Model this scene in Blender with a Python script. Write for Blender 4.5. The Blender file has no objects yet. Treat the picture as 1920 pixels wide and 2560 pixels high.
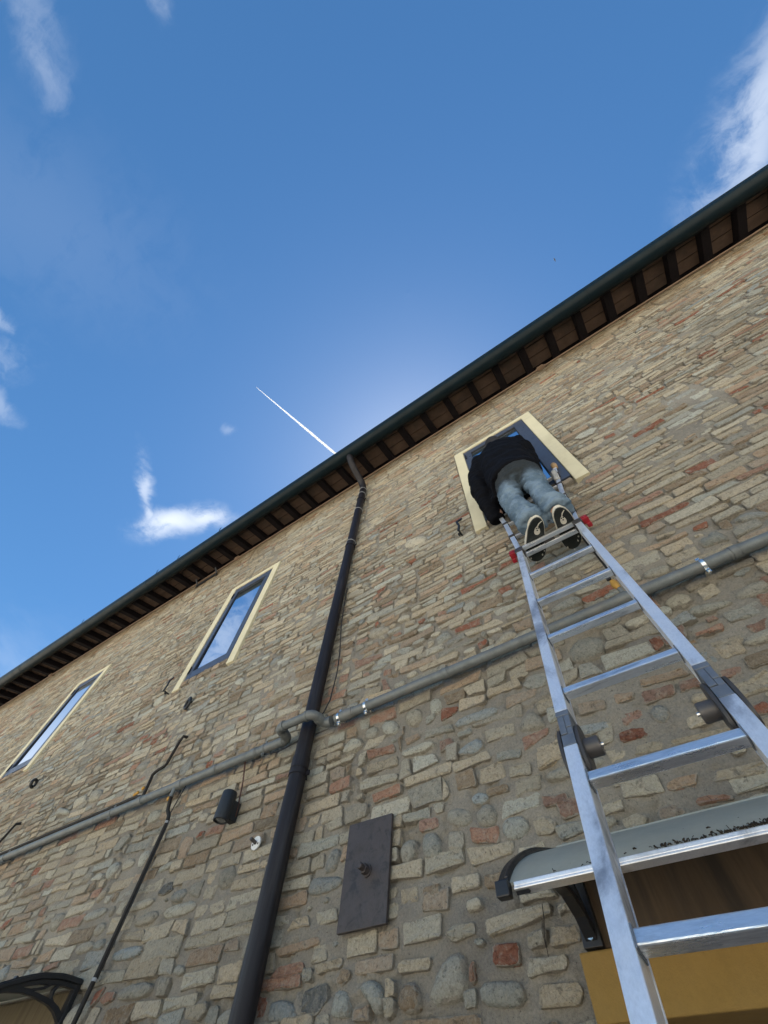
import bpy, math, random
import numpy as np
from mathutils import Vector, Matrix

scene = bpy.context.scene
R = math.radians

# ------------------------------------------------------------------ camera
cam_data = bpy.data.cameras.new("camera")
cam = bpy.data.objects.new("camera", cam_data)
scene.collection.objects.link(cam)
scene.camera = cam
cam_data.sensor_fit = 'HORIZONTAL'
cam_data.sensor_width = 36.0
cam_data.lens = 36.0 * 1029.444 / 1920.0
cam_data.clip_start = 0.02
cam_data.clip_end = 60000.0
CAM_R = Matrix(((0.8214348, 0.48199434, 0.3048382),
                (0.56791216, -0.74021775, -0.35993536),
                (0.05215984, 0.46878475, -0.88177106)))
CAM_POS = Vector((0.0, 0.0, 1.65))
cam.matrix_world = Matrix.Translation(CAM_POS) @ CAM_R.to_4x4()
FPX = 1029.444

# ------------------------------------------------------------------ sky, sun, exposure
SUN_EL, SUN_AZ = 65.0, -28.0          # azimuth from +Y (into the wall), negative to the left
world = bpy.data.worlds.new("World")
scene.world = world
world.use_nodes = True
wt = world.node_tree
wt.nodes.clear()


class NT:
    """tiny node-tree writer"""
    def __init__(self, tree):
        self.t = tree

    def n(self, typ, **kw):
        nd = self.t.nodes.new(typ)
        for k, v in kw.items():
            setattr(nd, k, v)
        return nd

    def put(self, sock, v):
        if hasattr(v, 'is_linked') or hasattr(v, 'default_value'):
            self.t.links.new(v, sock)
        else:
            sock.default_value = v

    def math(self, op, a, b=0.0, c=None, clamp=False):
        nd = self.n('ShaderNodeMath', operation=op, use_clamp=clamp)
        self.put(nd.inputs[0], a)
        self.put(nd.inputs[1], b)
        if c is not None:
            self.put(nd.inputs[2], c)
        return nd.outputs[0]

    def ramp(self, v, a, b, lo=0.0, hi=1.0, smooth=True):
        nd = self.n('ShaderNodeMapRange', interpolation_type='SMOOTHSTEP' if smooth else 'LINEAR')
        self.put(nd.inputs['Value'], v)
        self.put(nd.inputs['From Min'], a)
        self.put(nd.inputs['From Max'], b)
        self.put(nd.inputs['To Min'], lo)
        self.put(nd.inputs['To Max'], hi)
        return nd.outputs[0]

    def mix(self, f, a, b, blend='MIX'):
        nd = self.n('ShaderNodeMix', data_type='RGBA', blend_type=blend)
        self.put(nd.inputs[0], f)
        self.put(nd.inputs[6], a)
        self.put(nd.inputs[7], b)
        return nd.outputs[2]

    def noise(self, vec, scale, detail=4, rough=0.55, dist=0.0):
        nd = self.n('ShaderNodeTexNoise')
        if vec is not None:
            self.put(nd.inputs['Vector'], vec)
        nd.inputs['Scale'].default_value = scale
        nd.inputs['Detail'].default_value = detail
        nd.inputs['Roughness'].default_value = rough
        nd.inputs['Distortion'].default_value = dist
        return nd.outputs['Fac']

    def mapping(self, vec, loc=(0, 0, 0), rot=(0, 0, 0), scale=(1, 1, 1)):
        nd = self.n('ShaderNodeMapping')
        self.put(nd.inputs['Vector'], vec)
        nd.inputs['Location'].default_value = loc
        nd.inputs['Rotation'].default_value = rot
        nd.inputs['Scale'].default_value = scale
        return nd.outputs[0]


SKY_STRENGTH = 0.0575
w = NT(wt)
sky = w.n('ShaderNodeTexSky', sky_type='NISHITA', sun_disc=False)
sky.sun_elevation = R(SUN_EL)
sky.sun_rotation = R(SUN_AZ)
sky.altitude = 100.0
sky.air_density = 1.0
sky.dust_density = 0.26
sky.ozone_density = 2.0
tc = w.n('ShaderNodeTexCoord')
sep = w.n('ShaderNodeSeparateXYZ')
wt.links.new(tc.outputs['Generated'], sep.inputs[0])
zc = w.math('MAXIMUM', sep.outputs[2], 0.06)
px = w.math('DIVIDE', sep.outputs[0], zc)
py = w.math('DIVIDE', sep.outputs[1], zc)
comb = w.n('ShaderNodeCombineXYZ')
w.put(comb.inputs[0], px)
w.put(comb.inputs[1], py)
plane = comb.outputs[0]
warp = w.n('ShaderNodeTexNoise')
w.put(warp.inputs['Vector'], plane)
warp.inputs['Scale'].default_value = 3.0
warp.inputs['Detail'].default_value = 3.0
wadd = w.n('ShaderNodeVectorMath', operation='SCALE')
wsub = w.n('ShaderNodeVectorMath', operation='SUBTRACT')
w.put(wsub.inputs[0], warp.outputs['Color'])
wsub.inputs[1].default_value = (0.5, 0.5, 0.5)
w.put(wadd.inputs[0], wsub.outputs[0])
wadd.inputs['Scale'].default_value = 0.085
wv = w.n('ShaderNodeVectorMath', operation='ADD')
w.put(wv.inputs[0], plane)
w.put(wv.inputs[1], wadd.outputs[0])
warp2 = w.n('ShaderNodeTexNoise')
w.put(warp2.inputs['Vector'], wv.outputs[0])
warp2.inputs['Scale'].default_value = 13.0
warp2.inputs['Detail'].default_value = 4.0
w2s = w.n('ShaderNodeVectorMath', operation='SUBTRACT')
w.put(w2s.inputs[0], warp2.outputs['Color'])
w2s.inputs[1].default_value = (0.5, 0.5, 0.5)
w2m = w.n('ShaderNodeVectorMath', operation='SCALE')
w.put(w2m.inputs[0], w2s.outputs[0])
w2m.inputs['Scale'].default_value = 0.05
w2a = w.n('ShaderNodeVectorMath', operation='ADD')
w.put(w2a.inputs[0], wv.outputs[0])
w.put(w2a.inputs[1], w2m.outputs[0])
warped = w2a.outputs[0]
fine = w.noise(warped, 12.0, 9, 0.66, 0.3)
streak = w.noise(w.mapping(warped, rot=(0, 0, R(-62)), scale=(3.0, 9.0, 1)), 1.6, 6, 0.6, 0.6)
# (centre x, centre y, half length, half width, rotation, density, breakup)
PATCHES = [
    (-0.870, 0.118, 0.17, 0.060, 19, 0.95, 0.14),
    (-0.780, 0.150, 0.10, 0.055, 19, 0.85, 0.16),
    (-0.850, -0.005, 0.14, 0.026, -47, 0.60, 0.26),
    (-0.915, 0.065, 0.06, 0.026, -60, 0.65, 0.22),
    (0.665, 0.115, 0.24, 0.10, -40, 0.58, 0.28),
    (0.640, 0.165, 0.12, 0.05, -40, 0.55, 0.20),
    (-0.335, -0.690, 0.12, 0.050, 118, 0.22, 0.32),
    (-0.30, -0.74, 0.16, 0.07, 118, 0.18, 0.32),
    (-0.115, -0.610, 0.05, 0.025, 118, 0.28, 0.30),
    (-0.805, -0.492, 0.06, 0.030, 100, 0.38, 0.26),
    (-0.985, -0.375, 0.10, 0.045, 110, 0.28, 0.28),
    (-0.56, -0.56, 0.42, 0.22, 60, 0.055, 0.16),
    (-0.55, 0.0, 0.03, 0.014, 30, 0.2, 0.26),
    (-1.10, -0.52, 0.36, 0.10, 20, 0.42, 0.30),
    (-2.85, -0.66, 1.45, 0.65, 0, 1.0, -0.40),
]
cover = None
for cx, cy, a, b, rot, dens, brk in PATCHES:
    m = w.mapping(warped, loc=(cx, cy, 0), rot=(0, 0, R(rot)), scale=(a, b, 1))
    m.node.vector_type = 'TEXTURE'
    ln = w.n('ShaderNodeVectorMath', operation='LENGTH')
    w.put(ln.inputs[0], m)
    fall = w.ramp(ln.outputs['Value'], 1.25, 0.0)
    nz = w.math('ADD', w.math('MULTIPLY', fine, 1.15), w.math('MULTIPLY', streak, 0.75))
    nz = w.math('SUBTRACT', nz, 0.45)
    dn = w.ramp(w.math('ADD', nz, w.math('MULTIPLY', fall, 0.35)), brk + 0.16, brk + 0.66)
    dn = w.math('MULTIPLY', w.math('MULTIPLY', dn, fall), dens)
    cover = dn if cover is None else w.math('MAXIMUM', cover, dn)
# broken fair-weather cloud over the rest of the sky, thickening towards the horizon
low = w.ramp(sep.outputs[2], 0.62, 0.12)
fair = w.ramp(w.noise(warped, 1.3, 7, 0.6, 0.4), 0.52, 0.74)
fair = w.math('MULTIPLY', w.math('MULTIPLY', fair, low), 0.85)
cover = w.math('MAXIMUM', cover, fair)
CLOUD = w.n('ShaderNodeRGB')
CLOUD.outputs[0].default_value = (5.6, 6.1, 6.9, 1)
hs = w.n('ShaderNodeHueSaturation')
w.put(hs.inputs['Color'], sky.outputs[0])
hs.inputs['Saturation'].default_value = 1.24
tintn = w.mix(1.0, hs.outputs[0], (0.94, 1.03, 0.995, 1), 'MULTIPLY')
skycol = w.mix(cover, tintn, CLOUD.outputs[0])
bg = w.n('ShaderNodeBackground')
w.put(bg.inputs['Color'], skycol)
bg.inputs['Strength'].default_value = SKY_STRENGTH
wo = w.n('ShaderNodeOutputWorld')
wt.links.new(bg.outputs[0], wo.inputs['Surface'])

sun_data = bpy.data.lights.new("sun", 'SUN')
sun_data.energy = 5.0
sun_data.angle = R(0.53)
sun_data.color = (1.0, 0.95, 0.87)
sun = bpy.data.objects.new("sun", sun_data)
scene.collection.objects.link(sun)
SUN_DIR = Vector((math.sin(R(SUN_AZ)) * math.cos(R(SUN_EL)), math.cos(R(SUN_AZ)) * math.cos(R(SUN_EL)), math.sin(R(SUN_EL))))
sun.rotation_euler = SUN_DIR.to_track_quat('Z', 'Y').to_euler()
sun.location = (0, 0, 30)

vs = scene.view_settings
vs.view_transform = 'Standard'
vs.look = 'None'
vs.exposure = 1.58
vs.gamma = 1.0
try:
    vs.use_curve_mapping = False
except Exception:
    pass
scene.cycles.max_bounces = 6
scene.cycles.diffuse_bounces = 4
scene.cycles.use_denoising = True

# ------------------------------------------------------------------ helpers
COL = scene.collection


def empty(name, loc, label=None, cat=None, group=None, kind=None):
    o = bpy.data.objects.new(name, None)
    o.empty_display_size = 0.1
    COL.objects.link(o)
    o.location = loc
    tag(o, label, cat, group, kind)
    return o


def tag(o, label=None, cat=None, group=None, kind=None):
    for k, v in (('label', label), ('category', cat), ('group', group), ('kind', kind)):
        if v:
            o[k] = v
    return o


def parent_to(o, p):
    o.parent = p
    pw = Vector((0, 0, 0))
    q = p
    while q is not None:
        pw = pw + q.location
        q = q.parent
    o.location = o.location - pw


class MB:
    """collects plain geometry, then builds one mesh object"""
    def __init__(self):
        self.v = []
        self.f = []

    def add(self, vs_, fs_):
        b = len(self.v)
        self.v += [tuple(p) for p in vs_]
        self.f += [tuple(i + b for i in f) for f in fs_]
        return self

    def box(self, c, s, ax=None):
        """centre, full sizes, optional axes (three unit vectors)"""
        ax = ax or (Vector((1, 0, 0)), Vector((0, 1, 0)), Vector((0, 0, 1)))
        c = Vector(c)
        h = [k / 2 for k in s]
        pts = []
        for sx in (-1, 1):
            for sy in (-1, 1):
                for sz in (-1, 1):
                    pts.append(c + ax[0] * sx * h[0] + ax[1] * sy * h[1] + ax[2] * sz * h[2])
        self.add(pts, [(0, 1, 3, 2), (4, 6, 7, 5), (0, 4, 5, 1), (2, 3, 7, 6), (0, 2, 6, 4), (1, 5, 7, 3)])
        return self

    def span(self, x0, x1, y0, y1, z0, z1):
        return self.box(((x0 + x1) / 2, (y0 + y1) / 2, (z0 + z1) / 2), (abs(x1 - x0), abs(y1 - y0), abs(z1 - z0)))

    def tube(self, pts, r, n=12, caps=True):
        """round tube along points; r a number or one per point"""
        pts = [Vector(p) for p in pts]
        rs = r if isinstance(r, (list, tuple)) else [r] * len(pts)
        rings = []
        t0 = (pts[1] - pts[0]).normalized()
        up = Vector((0, 0, 1)) if abs(t0.z) < 0.9 else Vector((1, 0, 0))
        a = t0.cross(up).normalized()
        for i, p in enumerate(pts):
            if i == 0:
                t = (pts[1] - pts[0])
            elif i == len(pts) - 1:
                t = (pts[-1] - pts[-2])
            else:
                t = (pts[i + 1] - p).normalized() + (p - pts[i - 1]).normalized()
            t.normalize()
            a = (a - t * a.dot(t)).normalized()
            b = t.cross(a)
            rings.append([p + (a * math.cos(2 * math.pi * k / n) + b * math.sin(2 * math.pi * k / n)) * rs[i] for k in range(n)])
        vs_ = [q for rg in rings for q in rg]
        fs_ = []
        for i in range(len(rings) - 1):
            for k in range(n):
                k2 = (k + 1) % n
                fs_.append((i * n + k, (i + 1) * n + k, (i + 1) * n + k2, i * n + k2))
        if caps:
            fs_.append(tuple(range(n)))
            fs_.append(tuple((len(rings) - 1) * n + k for k in reversed(range(n))))
        return self.add(vs_, fs_)

    def strip(self, pts, side, wid, up_t):
        """bar of rectangular section along points: wid along the constant vector side, up_t across"""
        pts = [Vector(p) for p in pts]
        side = Vector(side).normalized()
        vs_, fs_ = [], []
        for i, p in enumerate(pts):
            t = (pts[min(i + 1, len(pts) - 1)] - pts[max(i - 1, 0)]).normalized()
            nn = t.cross(side).normalized()
            wd = wid[i] if isinstance(wid, (list, tuple)) else wid
            ht = up_t[i] if isinstance(up_t, (list, tuple)) else up_t
            for sa, sb in ((-1, -1), (1, -1), (1, 1), (-1, 1)):
                vs_.append(p + side * sa * wd / 2 + nn * sb * ht / 2)
        m = len(pts)
        for i in range(m - 1):
            for k in range(4):
                k2 = (k + 1) % 4
                fs_.append((i * 4 + k, i * 4 + k2, (i + 1) * 4 + k2, (i + 1) * 4 + k))
        fs_.append((3, 2, 1, 0))
        fs_.append(tuple((m - 1) * 4 + k for k in range(4)))
        return self.add(vs_, fs_)

    def ring(self, c, axis, r, rt, n=24, m=8):
        """torus"""
        c = Vector(c)
        axis = Vector(axis).normalized()
        a = axis.orthogonal().normalized()
        b = axis.cross(a)
        vs_, fs_ = [], []
        for i in range(n):
            d = a * math.cos(2 * math.pi * i / n) + b * math.sin(2 * math.pi * i / n)
            for j in range(m):
                ph = 2 * math.pi * j / m
                vs_.append(c + d * (r + rt * math.cos(ph)) + axis * rt * math.sin(ph))
        for i in range(n):
            for j in range(m):
                i2, j2 = (i + 1) % n, (j + 1) % m
                fs_.append((i * m + j, i2 * m + j, i2 * m + j2, i * m + j2))
        return self.add(vs_, fs_)

    def ball(self, c, rad, n=12, m=8):
        rad = rad if isinstance(rad, (list, tuple)) else (rad, rad, rad)
        c = Vector(c)
        vs_ = [c + Vector((0, 0, rad[2]))]
        for i in range(1, m):
            th = math.pi * i / m
            for k in range(n):
                ph = 2 * math.pi * k / n
                vs_.append(c + Vector((rad[0] * math.sin(th) * math.cos(ph), rad[1] * math.sin(th) * math.sin(ph), rad[2] * math.cos(th))))
        vs_.append(c - Vector((0, 0, rad[2])))
        fs_ = [(0, 1 + k, 1 + (k + 1) % n) for k in range(n)]
        for i in range(m - 2):
            for k in range(n):
                k2 = (k + 1) % n
                fs_.append((1 + i * n + k, 1 + (i + 1) * n + k, 1 + (i + 1) * n + k2, 1 + i * n + k2))
        L = len(vs_) - 1
        fs_ += [(L, 1 + (m - 2) * n + (k + 1) % n, 1 + (m - 2) * n + k) for k in range(n)]
        return self.add(vs_, fs_)

    def loft(self, rings, caps=True):
        """rings: lists of equally many points"""
        n = len(rings[0])
        vs_ = [q for rg in rings for q in rg]
        fs_ = []
        for i in range(len(rings) - 1):
            for k in range(n):
                k2 = (k + 1) % n
                fs_.append((i * n + k, i * n + k2, (i + 1) * n + k2, (i + 1) * n + k))
        if caps:
            fs_.append(tuple(reversed(range(n))))
            fs_.append(tuple((len(rings) - 1) * n + k for k in range(n)))
        return self.add(vs_, fs_)

    def build(self, name, mat, parent=None, smooth=False, bevel=0.0, seg=2, origin=None, **props):
        me = bpy.data.meshes.new(name)
        if origin is None:
            a = np.array(self.v, float)
            origin = Vector((a.min(0) + a.max(0)) / 2) if len(self.v) else Vector((0, 0, 0))
        origin = Vector(origin)
        me.from_pydata([tuple(Vector(p) - origin) for p in self.v], [], self.f)
        me.validate()
        bmn = __import__('bmesh').new()
        bmn.from_mesh(me)
        __import__('bmesh').ops.recalc_face_normals(bmn, faces=bmn.faces)
        bmn.to_mesh(me)
        bmn.free()
        if smooth:
            me.polygons.foreach_set('use_smooth', [True] * len(me.polygons))
        me.materials.append(mat)
        o = bpy.data.objects.new(name, me)
        o.location = origin
        COL.objects.link(o)
        if smooth == 'angle':
            me.set_sharp_from_angle(angle=R(38))
        if bevel:
            b = o.modifiers.new('bevel', 'BEVEL')
            b.width = bevel
            b.segments = seg
            b.limit_method = 'ANGLE'
            b.angle_limit = R(40)
            b.harden_normals = False
        if parent is not None:
            parent_to(o, parent)
        tag(o, **props)
        return o


# ------------------------------------------------------------------ materials
def material(name, base, rough=0.6, metal=0.0, var=0.15, vscale=12.0, bump=0.0, bscale=60.0, spec=0.5, dirt=None, dirt_amt=0.4,
             dirt_scale=4.0, stretch=(1, 1, 1), rough_var=0.1, fine=0.0):
    m = bpy.data.materials.new(name)
    m.use_nodes = True
    t = m.node_tree
    t.nodes.clear()
    q = NT(t)
    geo = q.n('ShaderNodeNewGeometry')
    pos = q.mapping(geo.outputs['Position'], scale=stretch)
    n1 = q.noise(pos, vscale, 6, 0.6)
    bc = q.n('ShaderNodeRGB')
    bc.outputs[0].default_value = (*base, 1)
    fac = q.ramp(n1, 0.25, 0.75, 1 - var, 1 + var, False)
    if fine:
        n3 = q.noise(pos, vscale * 14, 3, 0.7)
        fac = q.math('MULTIPLY', fac, q.ramp(n3, 0.25, 0.75, 1 - fine, 1 + fine, False))
    mul = q.n('ShaderNodeVectorMath', operation='SCALE')
    q.put(mul.inputs[0], bc.outputs[0])
    q.put(mul.inputs['Scale'], fac)
    col = mul.outputs[0]
    if dirt is not None:
        n2 = q.noise(pos, dirt_scale, 8, 0.65, 0.4)
        col = q.mix(q.math('MULTIPLY', q.ramp(n2, 0.48, 0.68), dirt_amt), col, (*dirt, 1))
    bs = q.n('ShaderNodeBsdfPrincipled')
    q.put(bs.inputs['Base Color'], col)
    bs.inputs['Metallic'].default_value = metal
    q.put(bs.inputs['Roughness'], q.ramp(q.noise(pos, vscale * 1.7, 4, 0.6), 0.3, 0.7, max(0.02, rough - rough_var), min(1, rough + rough_var), False))
    bs.inputs['Specular IOR Level'].default_value = spec
    if bump:
        bp = q.n('ShaderNodeBump')
        bp.inputs['Strength'].default_value = 1.0
        bp.inputs['Distance'].default_value = bump
        q.put(bp.inputs['Height'], q.noise(pos, bscale, 5, 0.6))
        q.put(bs.inputs['Normal'], bp.outputs[0])
    out = q.n('ShaderNodeOutputMaterial')
    t.links.new(bs.outputs[0], out.inputs['Surface'])
    return m


def masonry_material(name, mortar=False):
    m = bpy.data.materials.new(name)
    m.use_nodes = True
    t = m.node_tree
    t.nodes.clear()
    q = NT(t)
    geo = q.n('ShaderNodeNewGeometry')
    pos = geo.outputs['Position']
    if mortar:
        rgb = q.n('ShaderNodeRGB')
        rgb.outputs[0].default_value = (*MORTAR, 1)
        col = rgb.outputs[0]
        col = q.mix(q.ramp(q.noise(pos, 1.7, 5, 0.6), 0.35, 0.7), col, (MORTAR[0] * 0.72, MORTAR[1] * 0.72, MORTAR[2] * 0.74, 1))
        col = q.mix(q.math('MULTIPLY', q.ramp(q.noise(pos, 5.0, 6, 0.65), 0.5, 0.75), 0.5), col, (0.36, 0.325, 0.26, 1))
    else:
        at = q.n('ShaderNodeAttribute', attribute_name='Col')
        col = at.outputs['Color']
        # broken, weathered faces: paler and darker cloudy areas inside each piece
        col = q.mix(q.math('MULTIPLY', q.ramp(q.noise(pos, 30.0, 7, 0.75, 0.6), 0.46, 0.66), 0.5), col,
                    (0.43, 0.395, 0.315, 1))
        dark = q.n('ShaderNodeVectorMath', operation='SCALE')
        q.put(dark.inputs[0], col)
        dark.inputs['Scale'].default_value = 0.52
        col = q.mix(q.ramp(q.noise(pos, 46.0, 7, 0.75, 0.5), 0.52, 0.66), col, dark.outputs[0])
        # mortar smeared over edges
        ed = q.n('ShaderNodeAttribute', attribute_name='Edge')
        ragged = q.math('ADD', q.math('MULTIPLY', q.noise(pos, 34.0, 6, 0.7, 0.4), 0.62), q.math('MULTIPLY', q.noise(pos, 9.0, 4, 0.6), 0.38))
        rim = q.ramp(q.math('SUBTRACT', ragged, q.math('MULTIPLY', ed.outputs['Fac'], 0.26)), 0.455, 0.475)
        film = q.math('MULTIPLY', q.ramp(q.noise(pos, 11.0, 7, 0.72, 0.6), 0.55, 0.68), 0.38)
        sm = q.math('MAXIMUM', q.math('MULTIPLY', rim, 0.92), film)
        col = q.mix(sm, col, (MORTAR[0] * 1.05, MORTAR[1] * 1.05, MORTAR[2] * 1.05, 1))
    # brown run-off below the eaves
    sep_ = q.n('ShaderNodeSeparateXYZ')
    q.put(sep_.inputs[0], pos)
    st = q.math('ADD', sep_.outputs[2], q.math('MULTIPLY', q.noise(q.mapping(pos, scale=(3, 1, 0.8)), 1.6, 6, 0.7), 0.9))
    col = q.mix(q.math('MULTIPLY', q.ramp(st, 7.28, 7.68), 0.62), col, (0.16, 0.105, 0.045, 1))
    # large scale tone
    big = q.ramp(q.noise(pos, 0.8, 4, 0.6), 0.3, 0.7, 0.84, 1.12, False)
    grain = q.ramp(q.noise(pos, 130.0, 5, 0.8), 0.28, 0.72, 0.70, 1.26, False)
    pit = q.ramp(q.noise(pos, 95.0, 4, 0.7, 0.4), 0.61, 0.68, 1.0, 0.5)
    sc = q.n('ShaderNodeVectorMath', operation='SCALE')
    q.put(sc.inputs[0], col)
    q.put(sc.inputs['Scale'], q.math('MULTIPLY', q.math('MULTIPLY', big, grain), pit))
    bs = q.n('ShaderNodeBsdfPrincipled')
    q.put(bs.inputs['Base Color'], sc.outputs[0])
    bs.inputs['Roughness'].default_value = 0.93
    bs.inputs['Specular IOR Level'].default_value = 0.2
    h = q.math('ADD', q.math('MULTIPLY', q.noise(pos, 45.0, 6, 0.7), 1.0), q.math('MULTIPLY', q.noise(pos, 190.0, 4, 0.7), 0.35))
    bp = q.n('ShaderNodeBump')
    bp.inputs['Strength'].default_value = 1.0
    bp.inputs['Distance'].default_value = 0.018 if not mortar else 0.014
    q.put(bp.inputs['Height'], h)
    q.put(bs.inputs['Normal'], bp.outputs[0])
    out = q.n('ShaderNodeOutputMaterial')
    t.links.new(bs.outputs[0], out.inputs['Surface'])
    return m


MORTAR = (0.305, 0.278, 0.228)
M = {}
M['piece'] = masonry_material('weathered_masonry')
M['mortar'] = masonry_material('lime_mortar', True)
M['cream'] = material('cream_render', (0.66, 0.60, 0.41), 0.85, var=0.06, vscale=5, bump=0.0012, bscale=220, dirt=(0.45, 0.39, 0.25), dirt_amt=0.3)
M['ochre'] = material('ochre_render', (0.285, 0.176, 0.046), 0.85, var=0.10, vscale=4, bump=0.0015, bscale=260, dirt=(0.21, 0.13, 0.04), dirt_amt=0.4, fine=0.08)
M['frame'] = material('slate_blue_frame', (0.055, 0.068, 0.10), 0.36, var=0.06, spec=0.5)
M['seal'] = material('black_seal', (0.01, 0.01, 0.012), 0.6, var=0.05)
M['gutter'] = material('dark_gutter', (0.005, 0.012, 0.016), 0.40, var=0.2, vscale=6, spec=0.14, dirt=(0.012, 0.018, 0.019), dirt_amt=0.4, dirt_scale=9, bump=0.0006, bscale=40)
M['downpipe'] = material('dark_painted_pipe', (0.011, 0.009, 0.011), 0.52, var=0.18, vscale=8, spec=0.35, dirt=(0.045, 0.042, 0.042), dirt_amt=0.45, dirt_scale=9, stretch=(2.5, 2.5, 0.25), bump=0.0005, bscale=60)
M['joint'] = material('pale_joint_seal', (0.30, 0.32, 0.34), 0.6)
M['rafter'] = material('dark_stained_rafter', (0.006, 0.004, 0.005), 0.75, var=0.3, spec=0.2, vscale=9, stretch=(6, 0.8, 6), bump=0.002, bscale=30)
M['rafter_end'] = material('weathered_rafter_end', (0.045, 0.03, 0.025), 0.85, var=0.3, vscale=30)
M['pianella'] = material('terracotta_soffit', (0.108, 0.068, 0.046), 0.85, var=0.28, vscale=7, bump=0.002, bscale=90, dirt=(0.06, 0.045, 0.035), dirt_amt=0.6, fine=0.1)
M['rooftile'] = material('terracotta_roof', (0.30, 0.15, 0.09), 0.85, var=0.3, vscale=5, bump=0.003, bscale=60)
M['conduit'] = material('brown_conduit', (0.19, 0.125, 0.08), 0.55, var=0.15)
M['galv'] = material('galvanised_steel', (0.155, 0.168, 0.165), 0.58, metal=0.3, var=0.22, vscale=22, bump=0.0004, bscale=150, dirt=(0.20, 0.19, 0.17), dirt_amt=0.55, dirt_scale=12, fine=0.15)
M['zinc'] = material('bright_zinc_clamp', (0.75, 0.76, 0.74), 0.28, metal=0.95, var=0.1)
M['alu'] = material('brushed_aluminium', (0.88, 0.89, 0.91), 0.42, metal=0.66, var=0.08, vscale=16, stretch=(1.0, 1.0, 0.5), rough_var=0.10, bump=0.0004, bscale=90, dirt=(0.20, 0.21, 0.24), dirt_amt=0.8, dirt_scale=7.5, fine=0.08)
M['alu_rung'] = material('scratched_aluminium_rung', (0.84, 0.845, 0.86), 0.31, metal=0.84, var=0.08, vscale=10, stretch=(0.35, 2.5, 2.5), rough_var=0.08, bump=0.0006, bscale=110, dirt=(0.28, 0.28, 0.29), dirt_amt=0.55, dirt_scale=18, fine=0.1)
M['cast'] = material('grey_cast_hinge', (0.20, 0.215, 0.235), 0.5, metal=0.6, var=0.2, vscale=25, bump=0.0005, bscale=150)
M['darkplastic'] = material('dark_grey_plastic', (0.045, 0.042, 0.042), 0.5, var=0.15)
M['knob'] = material('worn_dark_knob', (0.085, 0.078, 0.075), 0.45, metal=0.3, var=0.2, vscale=30)
M['red'] = material('deep_red_plastic', (0.26, 0.008, 0.016), 0.42, var=0.12)
M['tanrubber'] = material('tan_rubber', (0.35, 0.23, 0.12), 0.75, var=0.2, vscale=30)
M['rag'] = material('pale_rag', (0.40, 0.385, 0.36), 0.9, var=0.2, vscale=30, bump=0.004, bscale=70)
M['iron'] = material('painted_iron', (0.060, 0.050, 0.048), 0.52, metal=0.15, var=0.16, vscale=10, bump=0.0005, bscale=120, dirt=(0.022, 0.02, 0.021), dirt_amt=0.75, dirt_scale=24, fine=0.12)
M['black'] = material('black_metal', (0.013, 0.015, 0.018), 0.5, var=0.1)
M['lamp'] = material('black_lamp_body', (0.012, 0.016, 0.021), 0.55, var=0.12, bump=0.0003, bscale=300)
M['foam'] = material('black_foam_tube', (0.016, 0.014, 0.012), 0.8, var=0.25, vscale=30, bump=0.0015, bscale=110)
M['cable'] = material('black_cable', (0.012, 0.012, 0.013), 0.6)
M['wirered'] = material('brown_wire', (0.07, 0.025, 0.015), 0.6)
M['yellow'] = material('yellow_brass', (0.50, 0.27, 0.05), 0.5, metal=0.3, var=0.2, vscale=60)
M['lens'] = material('lamp_lens', (0.14, 0.15, 0.15), 0.25, spec=0.8)
M['white'] = material('white_plastic', (0.72, 0.72, 0.70), 0.5)
M['sheet'] = material('cloudy_polycarbonate', (0.36, 0.37, 0.32), 0.42, var=0.06, vscale=5, dirt=(0.30, 0.30, 0.24), dirt_amt=0.35, dirt_scale=7, fine=0.06)
M['blackplastic'] = material('black_canopy_plastic', (0.016, 0.017, 0.020), 0.42, var=0.1)
M['lintel'] = material('stained_brown_panel', (0.070, 0.046, 0.025), 0.75, var=0.5, vscale=4, stretch=(3.4, 1, 0.35), bump=0.003, bscale=14, dirt=(0.022, 0.016, 0.010), dirt_amt=0.9, dirt_scale=3.2, fine=0.12)
M['lintel_l'] = material('stained_olive_panel', (0.15, 0.12, 0.065), 0.75, var=0.35, vscale=6, stretch=(5.0, 1, 0.25), bump=0.002, bscale=14, dirt=(0.06, 0.045, 0.025), dirt_amt=0.7, dirt_scale=6)
M['twig'] = material('dead_leaf_litter', (0.03, 0.022, 0.014), 0.9, var=0.3)
M['ground'] = material('pale_paving', (0.52, 0.475, 0.40), 0.9, var=0.2, vscale=1.5, bump=0.004, bscale=40, fine=0.15)
M['dark_strip'] = material('added_dark_ground', (0.10, 0.092, 0.085), 0.9, var=0.25, vscale=3, bump=0.004, bscale=40, fine=0.15)  # for the added ground strip that dims the undersides of the rungs
M['plaster'] = material('side_wall_plaster', (0.40, 0.34, 0.25), 0.9, var=0.1)
M['denim'] = None
M['contrail'] = material('ice_trail', (0.9, 0.9, 0.9), 1.0, var=0.0, spec=0.0)
_t = M['contrail'].node_tree
_q = NT(_t)
_d = _q.n('ShaderNodeBsdfDiffuse')
_d.inputs['Color'].default_value = (0.9, 0.9, 0.9, 1)
_tr = _q.n('ShaderNodeBsdfTranslucent')
_tr.inputs['Color'].default_value = (0.95, 0.95, 0.95, 1)
_mx = _q.n('ShaderNodeMixShader')
_mx.inputs[0].default_value = 0.6
_t.links.new(_d.outputs[0], _mx.inputs[1])
_t.links.new(_tr.outputs[0], _mx.inputs[2])
for _nd in _t.nodes:
    if _nd.type == 'OUTPUT_MATERIAL':
        _t.links.new(_mx.outputs[0], _nd.inputs['Surface'])
M['skin'] = material('skin', (0.42, 0.25, 0.18), 0.55, var=0.05)
M['hair'] = material('dark_hair', (0.02, 0.016, 0.013), 0.6, var=0.3, vscale=80, bump=0.003, bscale=160)
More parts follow.
